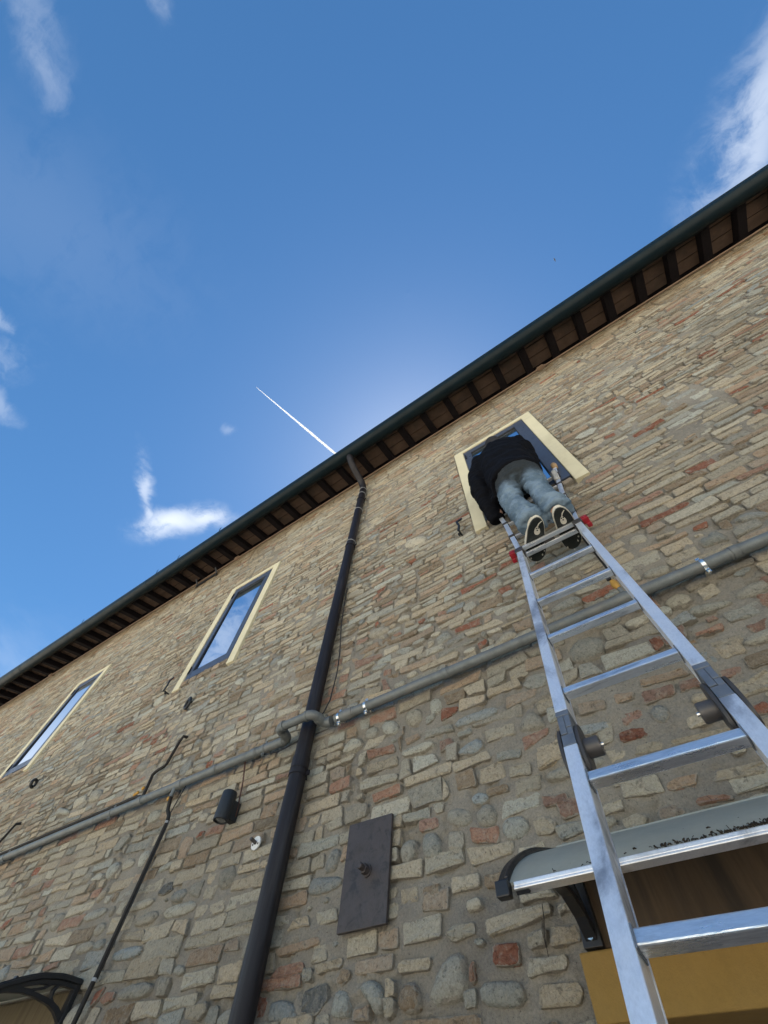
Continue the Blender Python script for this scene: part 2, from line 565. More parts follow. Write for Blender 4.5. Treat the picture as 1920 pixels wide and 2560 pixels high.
M['jacket'] = material('black_jacket_cloth', (0.0030, 0.0033, 0.0052), 0.85, var=0.15, vscale=18, spec=0.12, bump=0.0006, bscale=500)
M['rubber'] = material('black_rubber_sole', (0.010, 0.014, 0.014), 0.65, var=0.2, vscale=40, bump=0.0008, bscale=200)
M['midsole'] = material('off_white_sole_edge', (0.62, 0.59, 0.50), 0.7, var=0.1, vscale=40)
M['canvas'] = material('pale_canvas_upper', (0.42, 0.42, 0.40), 0.85, var=0.12, vscale=40)


def glass_material():
    """solar-control pane: a mirror-like coating"""
    m = bpy.data.materials.new('reflective_pane')
    m.use_nodes = True
    t = m.node_tree
    t.nodes.clear()
    q = NT(t)
    gl = q.n('ShaderNodeBsdfGlossy')
    gl.inputs['Color'].default_value = (0.80, 0.85, 0.90, 1)
    gl.inputs['Roughness'].default_value = 0.0
    out = q.n('ShaderNodeOutputMaterial')
    t.links.new(gl.outputs[0], out.inputs['Surface'])
    return m


M['glass'] = glass_material()


def denim_material():
    m = bpy.data.materials.new('washed_denim')
    m.use_nodes = True
    t = m.node_tree
    t.nodes.clear()
    q = NT(t)
    geo = q.n('ShaderNodeNewGeometry')
    pos = geo.outputs['Position']
    fade = q.ramp(q.noise(q.mapping(pos, scale=(1, 1, 0.6)), 9.0, 5, 0.6), 0.35, 0.68)
    col = q.mix(fade, (0.085, 0.130, 0.176, 1), (0.188, 0.254, 0.316, 1))
    sep_ = q.n('ShaderNodeSeparateXYZ')
    q.put(sep_.inputs[0], pos)
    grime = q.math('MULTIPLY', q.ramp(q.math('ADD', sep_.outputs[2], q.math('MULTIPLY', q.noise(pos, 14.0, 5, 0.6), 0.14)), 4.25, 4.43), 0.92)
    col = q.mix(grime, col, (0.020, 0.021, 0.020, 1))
    th = q.ramp(q.noise(q.mapping(pos, scale=(1, 1, 0.25)), 700.0, 2, 0.5), 0.3, 0.7, 0.86, 1.14, False)
    sc = q.n('ShaderNodeVectorMath', operation='SCALE')
    q.put(sc.inputs[0], col)
    q.put(sc.inputs['Scale'], th)
    bs = q.n('ShaderNodeBsdfPrincipled')
    q.put(bs.inputs['Base Color'], sc.outputs[0])
    bs.inputs['Roughness'].default_value = 0.9
    bs.inputs['Specular IOR Level'].default_value = 0.2
    bp = q.n('ShaderNodeBump')
    bp.inputs['Strength'].default_value = 1.0
    bp.inputs['Distance'].default_value = 0.006
    q.put(bp.inputs['Height'], q.noise(q.mapping(pos, rot=(0, R(20), 0), scale=(0.7, 1, 2.0)), 17.0, 4, 0.5, 0.8))
    q.put(bs.inputs['Normal'], bp.outputs[0])
    out = q.n('ShaderNodeOutputMaterial')
    t.links.new(bs.outputs[0], out.inputs['Surface'])
    return m


M['denim'] = denim_material()

# outlines of the larger bricks and stones, metres along the wall and above the ground
STONES = [
 ("ps", [(-0.975, 3.139), (-0.932, 3.158), (-0.889, 3.125), (-0.889, 3.071), (-0.92, 3.05), (-0.969, 3.063)]),
 ("ps", [(-1.133, 3.119), (-1.09, 3.143), (-1.038, 3.133), (-1.008, 3.082), (-1.025, 3.041), (-1.091, 3.036), (-1.127, 3.068)]),
 ("ps", [(-1.291, 3.111), (-1.254, 3.137), (-1.198, 3.122), (-1.164, 3.071), (-1.184, 3.031), (-1.248, 3.039), (-1.283, 3.074)]),
 ("ps", [(-1.405, 3.115), (-1.367, 3.137), (-1.315, 3.124), (-1.3, 3.08), (-1.326, 3.055), (-1.388, 3.061)]),
 ("ps", [(-1.552, 3.047), (-1.529, 3.088), (-1.48, 3.111), (-1.431, 3.09), (-1.408, 3.044), (-1.457, 3.032), (-1.525, 3.03)]),
 ("ra", [(-1.375, 2.997), (-1.193, 2.98), (-1.181, 2.933), (-1.358, 2.944)]),
 ("ra", [(-0.931, 2.908), (-0.862, 2.91), (-0.845, 2.86), (-0.93, 2.851)]),
 ("bs", [(-0.841, 2.82), (-0.794, 2.851), (-0.724, 2.86), (-0.698, 2.817), (-0.744, 2.786), (-0.809, 2.799)]),
 ("ta", [(-1.366, 2.92), (-1.171, 2.917), (-1.164, 2.862), (-1.366, 2.871)]),
 ("ta", [(-1.409, 2.842), (-1.369, 2.855), (-1.173, 2.832), (-1.168, 2.796), (-1.393, 2.799)]),
 ("ra", [(-1.32, 2.765), (-1.148, 2.772), (-1.143, 2.731), (-1.311, 2.723)]),
 ("ga", [(-1.475, 2.737), (-1.427, 2.751), (-1.336, 2.733), (-1.34, 2.677), (-1.468, 2.665)]),
 ("ta", [(-1.596, 2.7), (-1.492, 2.716), (-1.478, 2.667), (-1.561, 2.658)]),
 ("ra", [(-1.056, 2.594), (-0.962, 2.594), (-0.95, 2.552), (-1.053, 2.55)]),
 ("gs", [(-0.919, 2.593), (-0.867, 2.603), (-0.808, 2.579), (-0.803, 2.537), (-0.846, 2.521), (-0.911, 2.549)]),
 ("gs", [(-0.78, 2.567), (-0.734, 2.58), (-0.696, 2.553), (-0.708, 2.499), (-0.775, 2.511), (-0.788, 2.539)]),
 ("ga", [(-0.917, 2.524), (-0.847, 2.515), (-0.846, 2.468), (-0.864, 2.445), (-0.923, 2.462)]),
 ("gs", [(-1.038, 2.53), (-0.99, 2.543), (-0.96, 2.519), (-0.949, 2.467), (-0.981, 2.441), (-1.033, 2.456)]),
 ("gs", [(-1.155, 2.501), (-1.127, 2.536), (-1.074, 2.531), (-1.075, 2.469), (-1.126, 2.446)]),
 ("bs", [(-1.553, 2.534), (-1.525, 2.578), (-1.476, 2.575), (-1.481, 2.503), (-1.553, 2.492)]),
 ("bs", [(-1.628, 2.453), (-1.609, 2.49), (-1.467, 2.475), (-1.443, 2.446), (-1.51, 2.423), (-1.612, 2.428)]),
 ("ta", [(-0.921, 2.379), (-0.799, 2.373), (-0.803, 2.331), (-0.923, 2.328)]),
 ("na", [(-1.044, 2.365), (-0.964, 2.372), (-0.964, 2.329), (-1.041, 2.329)]),
 ("ta", [(-1.145, 2.377), (-1.062, 2.378), (-1.059, 2.33), (-1.14, 2.325)]),
 ("ps", [(-0.863, 2.296), (-0.843, 2.304), (-0.811, 2.304), (-0.806, 2.275), (-0.861, 2.27)]),
 ("ta", [(-0.962, 2.229), (-0.921, 2.248), (-0.839, 2.246), (-0.838, 2.213), (-0.927, 2.2)]),
 ("ta", [(-0.809, 2.244), (-0.759, 2.249), (-0.769, 2.201), (-0.801, 2.205)]),
 ("gs", [(-1.03, 2.068), (-1.022, 2.105), (-1.008, 2.136), (-0.967, 2.174), (-0.916, 2.187), (-0.887, 2.169), (-0.888, 2.125), (-0.892, 2.091), (-0.918, 2.07)]),
 ("gs", [(-1.429, 2.083), (-1.417, 2.135), (-1.373, 2.136), (-1.351, 2.115), (-1.348, 2.07), (-1.404, 2.069)]),
 ("gs", [(-1.312, 2.138), (-1.26, 2.153), (-1.216, 2.126), (-1.204, 2.085), (-1.232, 2.062), (-1.264, 2.089)]),
 ("ns", [(-1.152, 2.095), (-1.136, 2.126), (-1.09, 2.133), (-1.062, 2.105), (-1.066, 2.067), (-1.11, 2.059), (-1.148, 2.073)]),
 ("ka", [(-1.576, 2.097), (-1.575, 2.149), (-1.515, 2.16), (-1.461, 2.163), (-1.447, 2.118), (-1.494, 2.08)]),
 ("bs", [(-1.731, 2.105), (-1.726, 2.132), (-1.661, 2.138), (-1.605, 2.115), (-1.592, 2.076), (-1.722, 2.081)]),
 ("ra", [(-1.768, 2.196), (-1.728, 2.228), (-1.6, 2.233), (-1.585, 2.209), (-1.629, 2.191)]),
 ("ta", [(-1.568, 2.368), (-1.455, 2.37), (-1.438, 2.326), (-1.549, 2.325)]),
 ("oa", [(-1.765, 2.278), (-1.524, 2.293), (-1.518, 2.269), (-1.591, 2.259), (-1.737, 2.252)]),
 ("ta", [(-1.719, 2.327), (-1.685, 2.364), (-1.604, 2.368), (-1.585, 2.33)]),
 ("ta", [(-1.161, 2.174), (-1.124, 2.186), (-1.011, 2.178), (-1.026, 2.149), (-1.15, 2.154)]),
 ("ta", [(-1.541, 2.213), (-1.395, 2.22), (-1.398, 2.194), (-1.521, 2.185)]),
 ("na", [(-1.421, 2.156), (-1.398, 2.194), (-1.351, 2.181), (-1.355, 2.158), (-1.389, 2.141)]),
 ("oa", [(-1.627, 2.961), (-1.562, 2.977), (-1.512, 2.954), (-1.513, 2.895), (-1.603, 2.903)]),
 ("oa", [(-1.132, 2.987), (-1.041, 2.997), (-1.032, 2.963), (-1.121, 2.948)]),
 ("gs", [(-0.845, 2.099), (-0.796, 2.106), (-0.75, 2.102), (-0.713, 2.095), (-0.7, 2.069), (-0.726, 2.045), (-0.818, 2.052), (-0.85, 2.068)]),
 ("ta", [(-0.807, 2.243), (-0.689, 2.257), (-0.569, 2.255), (-0.569, 2.228), (-0.683, 2.208), (-0.802, 2.202)]),
 ("Ra", [(-0.786, 2.184), (-0.694, 2.179), (-0.701, 2.129), (-0.751, 2.127), (-0.793, 2.135)]),
 ("ta", [(-0.672, 2.195), (-0.597, 2.203), (-0.606, 2.163), (-0.674, 2.156)]),
 ("ta", [(-0.586, 2.2), (-0.493, 2.195), (-0.498, 2.156), (-0.601, 2.155)]),
 ("ta", [(-0.686, 2.142), (-0.552, 2.137), (-0.558, 2.106), (-0.689, 2.099)]),
 ("ta", [(-0.66, 2.086), (-0.541, 2.082), (-0.528, 2.065), (-0.549, 2.035), (-0.672, 2.038)]),
 ("ta", [(-0.643, 2.414), (-0.536, 2.417), (-0.54, 2.384), (-0.648, 2.382)]),
 ("na", [(-0.785, 2.363), (-0.689, 2.364), (-0.698, 2.315), (-0.792, 2.325)]),
 ("ta", [(-0.669, 2.301), (-0.551, 2.291), (-0.535, 2.267), (-0.669, 2.265)]),
 ("ta", [(-0.548, 2.247), (-0.501, 2.251), (-0.499, 2.224), (-0.552, 2.219)]),
 ("ta", [(-0.568, 2.48), (-0.52, 2.492), (-0.471, 2.459), (-0.495, 2.426), (-0.558, 2.432)]),
 ("gs", [(-0.688, 2.495), (-0.654, 2.517), (-0.591, 2.509), (-0.574, 2.47), (-0.618, 2.436), (-0.678, 2.443)]),
 ("gs", [(-0.762, 2.579), (-0.715, 2.581), (-0.687, 2.531), (-0.731, 2.499), (-0.773, 2.514)]),
 ("ra", [(-0.509, 2.551), (-0.408, 2.544), (-0.406, 2.505), (-0.507, 2.512)]),
 ("na", [(-0.728, 2.636), (-0.627, 2.63), (-0.626, 2.603), (-0.726, 2.603)]),
 ("oa", [(-0.146, 2.426), (-0.085, 2.432), (-0.063, 2.392), (-0.122, 2.383), (-0.154, 2.395)]),
 ("ra", [(-0.031, 2.424), (0.008, 2.429), (0.074, 2.413), (0.077, 2.399), (-0.032, 2.404)]),
 ("ta", [(-0.268, 2.419), (-0.208, 2.431), (-0.177, 2.413), (-0.203, 2.384), (-0.259, 2.372)]),
 ("ta", [(-0.312, 2.477), (-0.232, 2.479), (-0.24, 2.443), (-0.322, 2.439)]),
 ("ra", [(-0.089, 2.486), (0.006, 2.461), (-0.009, 2.444), (-0.091, 2.462)]),
 ("gs", [(-0.209, 3.119), (-0.184, 3.151), (-0.139, 3.178), (-0.067, 3.163), (-0.022, 3.111), (-0.027, 3.071), (-0.068, 3.04), (-0.129, 3.029), (-0.209, 3.057)]),
 ("gs", [(-0.523, 2.86), (-0.452, 2.903), (-0.407, 2.836), (-0.414, 2.798), (-0.519, 2.81)]),
 ("ga", [(-0.654, 2.767), (-0.536, 2.746), (-0.542, 2.71), (-0.658, 2.727)]),
 ("ta", [(-0.612, 2.695), (-0.513, 2.687), (-0.52, 2.635), (-0.619, 2.651)]),
 ("ba", [(-0.287, 2.761), (-0.163, 2.748), (-0.163, 2.718), (-0.264, 2.709), (-0.29, 2.733)]),
 ("Ra", [(-0.153, 2.686), (-0.1, 2.693), (-0.028, 2.671), (-0.048, 2.644), (-0.161, 2.648)]),
 ("ra", [(-0.128, 2.758), (-0.032, 2.753), (-0.039, 2.718), (-0.122, 2.704)]),
 ("oa", [(-0.107, 2.845), (-0.024, 2.824), (-0.039, 2.794), (-0.119, 2.793)]),
 ("ra", [(-0.009, 2.814), (0.118, 2.801), (0.105, 2.76), (-0.023, 2.757)]),
 ("ra", [(0.129, 2.805), (0.204, 2.796), (0.205, 2.757), (0.112, 2.757)]),
 ("oa", [(0.009, 2.865), (0.182, 2.847), (0.188, 2.812), (-0, 2.831)]),
 ("ta", [(0.08, 2.667), (0.201, 2.664), (0.202, 2.63), (0.068, 2.625)]),
 ("oa", [(-0.252, 2.853), (-0.141, 2.834), (-0.149, 2.789), (-0.265, 2.8)]),
 ("ta", [(-0.124, 2.623), (-0.051, 2.626), (-0.018, 2.608), (-0.038, 2.583), (-0.135, 2.594)]),
 ("ta", [(-0.007, 2.611), (0.203, 2.597), (0.198, 2.577), (-0.017, 2.589)]),
 ("ta", [(0.062, 2.483), (0.211, 2.478), (0.209, 2.463), (0.194, 2.441), (0.045, 2.456)]),
 ("oa", [(-0.091, 2.482), (-0.044, 2.496), (0.023, 2.489), (-0.001, 2.458), (-0.082, 2.458)]),
 ("ps", [(0.271, 3.17), (0.343, 3.197), (0.382, 3.159), (0.372, 3.118), (0.294, 3.121)]),
 ("ps", [(0.333, 3.087), (0.373, 3.095), (0.48, 3.056), (0.47, 3.035), (0.395, 3.039), (0.324, 3.059)]),
 ("gs", [(0.507, 3.078), (0.59, 3.102), (0.639, 3.079), (0.607, 3.034), (0.511, 3.042)]),
 ("ps", [(0.279, 3.366), (0.369, 3.379), (0.396, 3.344), (0.371, 3.321), (0.292, 3.342)]),
 ("gs", [(-0.13, 3.561), (-0.081, 3.583), (-0.028, 3.53), (-0.123, 3.518)]),
 ("gs", [(-0.188, 3.414), (-0.071, 3.44), (-0.021, 3.394), (-0.061, 3.364), (-0.179, 3.381)]),
 ("ps", [(0.092, 3.149), (0.188, 3.151), (0.191, 3.126), (0.139, 3.1), (0.086, 3.119)]),
 ("ra", [(0.283, 2.97), (0.401, 2.974), (0.388, 2.942), (0.282, 2.951)]),
 ("ra", [(0.448, 2.928), (0.537, 2.934), (0.495, 2.874), (0.448, 2.891)]),
 ("ta", [(0.304, 2.911), (0.421, 2.905), (0.421, 2.878), (0.355, 2.851), (0.302, 2.886)]),
 ("ra", [(0.264, 2.794), (0.345, 2.789), (0.334, 2.755), (0.264, 2.755)]),
 ("ps", [(0.337, 3.658), (0.376, 3.674), (0.423, 3.652), (0.427, 3.608), (0.4, 3.574), (0.32, 3.599)]),
 ("Ra", [(0.61, 3.54), (0.683, 3.539), (0.665, 3.498), (0.596, 3.509)]),
 ("gs", [(0.572, 3.452), (0.615, 3.433), (0.636, 3.468), (0.678, 3.458), (0.687, 3.404), (0.677, 3.361), (0.617, 3.379), (0.568, 3.378)]),
 ("ps", [(0.279, 3.381), (0.345, 3.389), (0.392, 3.373), (0.4, 3.347), (0.353, 3.335), (0.299, 3.335)]),
 ("oa", [(0.334, 3.553), (0.458, 3.533), (0.582, 3.532), (0.575, 3.505), (0.441, 3.501), (0.325, 3.524)]),
 ("ta", [(0.448, 3.59), (0.549, 3.577), (0.538, 3.548), (0.445, 3.564)]),
 ("bs", [(0.751, 3.463), (0.819, 3.482), (0.881, 3.428), (0.862, 3.401), (0.78, 3.435)]),
 ("ps", [(-1.169, 4.859), (-1.12, 4.914), (-1.033, 4.901), (-0.947, 4.873), (-0.901, 4.79), (-0.937, 4.715), (-1.103, 4.751)]),
 ("ps", [(-1.199, 3.894), (-1.158, 3.92), (-1.103, 3.905), (-1.09, 3.864), (-1.184, 3.87)]),
 ("gs", [(-1.46, 3.893), (-1.384, 3.933), (-1.282, 3.893), (-1.265, 3.836), (-1.403, 3.824)]),
 ("gs", [(-0.902, 3.569), (-0.819, 3.593), (-0.792, 3.525), (-0.884, 3.501)]),
 ("oa", [(-1.381, 4.285), (-1.289, 4.325), (-1.255, 4.272), (-1.346, 4.233)]),
 ("Ra", [(-1.032, 3.799), (-0.974, 3.805), (-0.969, 3.771), (-1.027, 3.765)]),
 ("ps", [(-0.49, 3.812), (-0.435, 3.858), (-0.389, 3.808), (-0.401, 3.752), (-0.468, 3.75)]),
 ("ps", [(-0.57, 3.444), (-0.491, 3.439), (-0.487, 3.411), (-0.555, 3.417)]),
 ("ps", [(-0.551, 3.337), (-0.471, 3.391), (-0.418, 3.374), (-0.409, 3.334), (-0.518, 3.309)]),
 ("ps", [(-1.564, 5.162), (-1.486, 5.171), (-1.471, 5.114), (-1.549, 5.106)]),
 ("ps", [(-1.207, 3.353), (-1.138, 3.358), (-1.126, 3.319), (-1.194, 3.314)]),
 ("ra", [(-1.312, 3.433), (-1.269, 3.427), (-1.229, 3.328), (-1.287, 3.336)]),
 ("ps", [(-2.678, 2.963), (-2.646, 2.99), (-2.591, 2.982), (-2.588, 2.942), (-2.64, 2.937)]),
 ("ps", [(-3.309, 3.105), (-3.287, 3.159), (-3.172, 3.142), (-3.154, 3.079), (-3.257, 3.064)]),
 ("ps", [(-3.498, 2.829), (-3.471, 2.883), (-3.39, 2.885), (-3.339, 2.834), (-3.417, 2.783)]),
 ("ps", [(-3.32, 2.831), (-3.3, 2.877), (-3.204, 2.859), (-3.196, 2.817), (-3.282, 2.808)]),
 ("ps", [(-3.159, 2.818), (-3.164, 2.885), (-3.079, 2.893), (-3.046, 2.838), (-3.097, 2.775)]),
 ("ps", [(-3.641, 2.82), (-3.571, 2.85), (-3.509, 2.831), (-3.517, 2.799)]),
 ("gs", [(-3.769, 2.824), (-3.734, 2.887), (-3.657, 2.865), (-3.672, 2.817)]),
 ("ps", [(-2.883, 2.731), (-2.862, 2.757), (-2.772, 2.767), (-2.765, 2.74), (-2.851, 2.725)]),
 ("ka", [(-2.782, 2.608), (-2.766, 2.653), (-2.693, 2.662), (-2.657, 2.615), (-2.722, 2.599)]),
 ("ga", [(-3.186, 2.634), (-3.193, 2.671), (-3.077, 2.689), (-3.055, 2.65), (-3.152, 2.629)]),
 ("Ra", [(-4.572, 2.702), (-4.551, 2.74), (-4.45, 2.747), (-4.467, 2.713), (-4.521, 2.683)]),
 ("ra", [(-4.902, 2.99), (-4.898, 3.024), (-4.797, 3.002), (-4.802, 2.969)]),
 ("ra", [(-4.091, 2.694), (-4.104, 2.744), (-4.038, 2.751), (-4.026, 2.701)]),
 ("Ra", [(-2.628, 2.844), (-2.609, 2.888), (-2.564, 2.883), (-2.569, 2.848)]),
 ("oa", [(-2.728, 2.763), (-2.762, 2.847), (-2.736, 2.891), (-2.648, 2.864), (-2.64, 2.754)]),
 ("ra", [(-2.903, 2.233), (-2.871, 2.26), (-2.787, 2.251), (-2.784, 2.223), (-2.853, 2.209)]),
 ("ra", [(-3.634, 2.404), (-3.6, 2.425), (-3.48, 2.428), (-3.479, 2.404), (-3.606, 2.395)]),
 ("oa", [(-2.087, 2.309), (-2.074, 2.347), (-1.999, 2.346), (-1.982, 2.302)]),
 ("ta", [(-2.218, 2.127), (-2.234, 2.162), (-2.095, 2.168), (-2.085, 2.138), (-2.124, 2.112)]),
 ("ps", [(-4.445, 3.493), (-4.479, 3.603), (-4.309, 3.572), (-4.269, 3.474)]),
 ("ps", [(-4.684, 3.5), (-4.715, 3.585), (-4.568, 3.6), (-4.497, 3.518), (-4.619, 3.485)]),
 ("ps", [(-4.958, 3.507), (-4.948, 3.576), (-4.751, 3.516), (-4.686, 3.463), (-4.888, 3.491)]),
 ("ps", [(-4.922, 4.146), (-4.79, 4.171), (-4.706, 4.127), (-4.778, 4.084)]),
 ("gs", [(-2.989, 3.346), (-2.952, 3.392), (-2.859, 3.375), (-2.856, 3.319)]),
 ("gs", [(-3.882, 3.598), (-3.878, 3.663), (-3.741, 3.649), (-3.733, 3.569)]),
]

# ------------------------------------------------------------------ ground
D = 1.70                      # distance of the wall face from the camera
mb = MB()
mb.add([(-3000, -3000, 0), (3000, -3000, 0), (3000, 3000, 0), (-3000, 3000, 0)], [(0, 1, 2, 3)])
mb.build('ground', M['ground'], kind='structure', label='pale paved yard in front of the house')
mb = MB()
mb.span(-22, 12, 0.2, 1.85, -0.05, 0.012)  # unseen strip, added so the ladder rungs reflect darker ground from below
mb.build('added_dark_strip', M['dark_strip'], kind='structure', label='unseen dark strip added along the house foot to darken the rung undersides')

# ------------------------------------------------------------------ house
HX0, HX1, HB = -17.0, 7.5, 11.0
house = empty('brick_house', (-2.0, D, 0.0), 'long old house of mixed brick and cobble under a tiled eave', 'house')

WINS = [(-0.367, 0.344, 4.558, 6.098), (-3.935, -3.235, 4.540, 6.072), (-7.505, -6.825, 4.530, 6.010)]
DOOR = (-0.36, 0.66, 0.0, 1.995)
DOOR_OUT = (-0.512, 0.81, 0.0, 2.128)
PANEL = (-0.455, 0.85, 2.131, 2.345)
DOOR2 = (-4.75, -3.42, 0.0, 2.08)
PANEL2 = (-4.95, -3.17, 2.08, 2.285)
ZTOP = 7.42


def vnoise(x, z, scale, seed, octaves=4):
    """value noise in 0..1 on numpy arrays"""
    x = np.asarray(x, float)
    z = np.asarray(z, float)
    out = np.zeros(np.broadcast(x, z).shape)
    amp, tot = 1.0, 0.0
    rs = np.random.RandomState(seed)
    for o in range(octaves):
        g = rs.rand(256, 256)
        u = x * scale + 1000.0
        v = z * scale + 1000.0
        iu = np.floor(u).astype(int)
        iv = np.floor(v).astype(int)
        fu = u - iu
        fv = v - iv
        fu = fu * fu * (3 - 2 * fu)
        fv = fv * fv * (3 - 2 * fv)
        a = g[iu % 256, iv % 256]
        b = g[(iu + 1) % 256, iv % 256]
        c = g[iu % 256, (iv + 1) % 256]
        d = g[(iu + 1) % 256, (iv + 1) % 256]
        out += amp * ((a * (1 - fu) + b * fu) * (1 - fv) + (c * (1 - fu) + d * fu) * fv)
        tot += amp
        amp *= 0.5
        scale *= 2.03
    return out / tot


class Field:
    """noise field sampled once on a grid, then looked up"""
    def __init__(self, scale, seed, octv, x0=-18.0, x1=9.0, z0=0.0, z1=8.0, st_=0.05):
        self.x0, self.z0, self.st = x0, z0, st_
        a = np.arange(x0, x1, st_)
        c = np.arange(z0, z1, st_)
        self.g = vnoise(a[None, :], c[:, None], scale, seed, octv)

    def __call__(self, x, z):
        return float(self.g[int((z - self.z0) / self.st), int((x - self.x0) / self.st)])


# ------------------------------------------------------------------ the pieces of the wall
rng = random.Random(11)
F_dens, F_long, F_red = Field(0.55, 21, 3), Field(0.8, 33, 3), Field(1.3, 35, 2)
PAL = {'t': (0.435, 0.382, 0.285), 'o': (0.375, 0.288, 0.205), 'r': (0.325, 0.198, 0.142), 'R': (0.27, 0.112, 0.07), 'n': (0.26, 0.2, 0.135),
       'p': (0.445, 0.425, 0.345), 'g': (0.335, 0.322, 0.268), 'b': (0.315, 0.328, 0.305), 'k': (0.13, 0.13, 0.12)}


def tint(key):
    c = PAL[key]
    v = rng.uniform(0.82, 1.18)
    wv_ = rng.uniform(-0.06, 0.06)
    return (c[0] * v * (1 + wv_), c[1] * v, c[2] * v * (1 - wv_))


def area2(p):
    return sum(p[i][0] * p[(i + 1) % len(p)][1] - p[(i + 1) % len(p)][0] * p[i][1] for i in range(len(p)))


def smooth_poly(p, n):
    """closed Catmull-Rom through p, n points"""
    m = len(p)
    out = []
    for i in range(n):
        u = i * m / n
        k = int(u)
        f = u - k
        p0, p1, p2, p3 = (p[(k + j - 1) % m] for j in range(4))
        out.append(tuple(0.5 * ((2 * p1[a]) + (-p0[a] + p2[a]) * f + (2 * p0[a] - 5 * p1[a] + 4 * p2[a] - p3[a]) * f * f +
                                (-p0[a] + 3 * p1[a] - 3 * p2[a] + p3[a]) * f ** 3) for a in (0, 1)))
    return out


def cut_poly(p, n):
    """angular outline: corners nicked, edges a little broken"""
    m = len(p)
    out = []
    for i in range(m):
        a, b, c = p[i - 1], p[i], p[(i + 1) % m]
        for q_ in (a, c):
            L = math.hypot(q_[0] - b[0], q_[1] - b[1]) + 1e-6
            k = min(0.32, rng.uniform(0.003, 0.011) / L)
            out.append((b[0] + (q_[0] - b[0]) * k, b[1] + (q_[1] - b[1]) * k))
    # break the longest edges
    while len(out) < n:
        ls = [(math.hypot(out[i][0] - out[(i + 1) % len(out)][0], out[i][1] - out[(i + 1) % len(out)][1]), i) for i in range(len(out))]
        L, i = max(ls)
        a, b = out[i], out[(i + 1) % len(out)]
        f = rng.uniform(0.35, 0.65)
        jx, jz = rng.gauss(0, 0.0022), rng.gauss(0, 0.0022)
        out.insert(i + 1, (a[0] + (b[0] - a[0]) * f + jx, a[1] + (b[1] - a[1]) * f + jz))
    return out


class Piece:
    __slots__ = ('v', 'f', 'col', 'c', 'kind', 'smooth', 'ext', 'n')


def make_piece(poly, kind, key, proud=None):
    """one brick or stone bedded in the wall: outline in (x, z), bevelled and slightly uneven"""
    if area2(poly) < 0:
        poly = poly[::-1]
    rnd = kind == 'cobble'
    o = smooth_poly(poly, 12) if rnd else cut_poly(poly, max(10, min(12, 2 * len(poly))))
    n = len(o)
    cx_ = sum(p[0] for p in o) / n
    cz_ = sum(p[1] for p in o) / n
    ext = (max(p[0] for p in o) - min(p[0] for p in o), max(p[1] for p in o) - min(p[1] for p in o))
    small = min(ext)
    if proud is None:
        proud = rng.uniform(0.001, 0.0095 if cz_ < 3.4 else 0.0075) if not rnd else rng.uniform(0.003, 0.009)
    ta, tb = rng.gauss(0, 0.022), rng.gauss(0, 0.04)
    v, f = [], []
    for lvl in range(3):
        for p in o:
            dx, dz = p[0] - cx_, p[1] - cz_
            r = math.hypot(dx, dz) + 1e-6
            if lvl == 0:
                k, y = 1.0, D + 0.03
            elif lvl == 1:
                k = 1 - min(0.25, (0.003 if not rnd else 0.07 * small) / r)
                y = D - proud + (rng.uniform(0.002, 0.0055) if not rnd else 0.06 * small)
            else:
                k = 1 - min(0.45, (rng.uniform(0.010, 0.017) if not rnd else 0.24 * small) / r)
                y = D - proud - (0.055 * small if rnd else 0.0) + (0 if rnd else rng.gauss(0, 0.0022))
            if lvl:
                y += ta * dx + tb * dz
            v.append((cx_ + dx * k, y, cz_ + dz * k))
    v.append((cx_ + rng.uniform(-0.1, 0.1) * ext[0], D - proud - (0.095 * small if rnd else rng.uniform(-0.002, 0.003)), cz_ + rng.uniform(-0.1, 0.1) * ext[1]))
    for a in range(n):
        b = (a + 1) % n
        f.append((a, b, n + b, n + a))
        f.append((n + a, n + b, 2 * n + b, 2 * n + a))
        f.append((2 * n + a, 2 * n + b, 3 * n))
    P = Piece()
    P.n = n
    P.v, P.f, P.col, P.c, P.kind, P.smooth, P.ext = v, f, tint(key), (cx_, cz_), ('stone' if kind != 'brick' else 'brick'), rnd, ext
    return P


def inside_opening(x, z, g=0.0):
    for (a, b, c, d) in BLOCKS:
        if a - g < x < b + g and c - g < z < d + g:
            return True
    return False


SURR = 0.103
BLOCKS = [(a - SURR, b + SURR, c - 0.108, d + 0.062) for (a, b, c, d) in WINS] + [DOOR_OUT, PANEL, DOOR2, PANEL2]
# sill strip is bricked separately
obstacles = []       # polygons
pieces = []
for key, poly in STONES:
    xs = [p[0] for p in poly]
    zs = [p[1] for p in poly]
    c = (sum(xs) / len(xs), sum(zs) / len(zs))
    if inside_opening(c[0], c[1], 0.02):
        continue
    kind = 'cobble' if key[1] == 's' else ('brick' if key[0] in 'trRon' else 'rubble')
    pieces.append(make_piece(poly, kind, key[0]))
    obstacles.append(poly)
circ = [(sum(p[0] for p in q_) / len(q_), sum(p[1] for p in q_) / len(q_), max(max(p[0] for p in q_) - min(p[0] for p in q_), max(p[1] for p in q_) - min(p[1] for p in q_)) / 2) for q_ in obstacles]

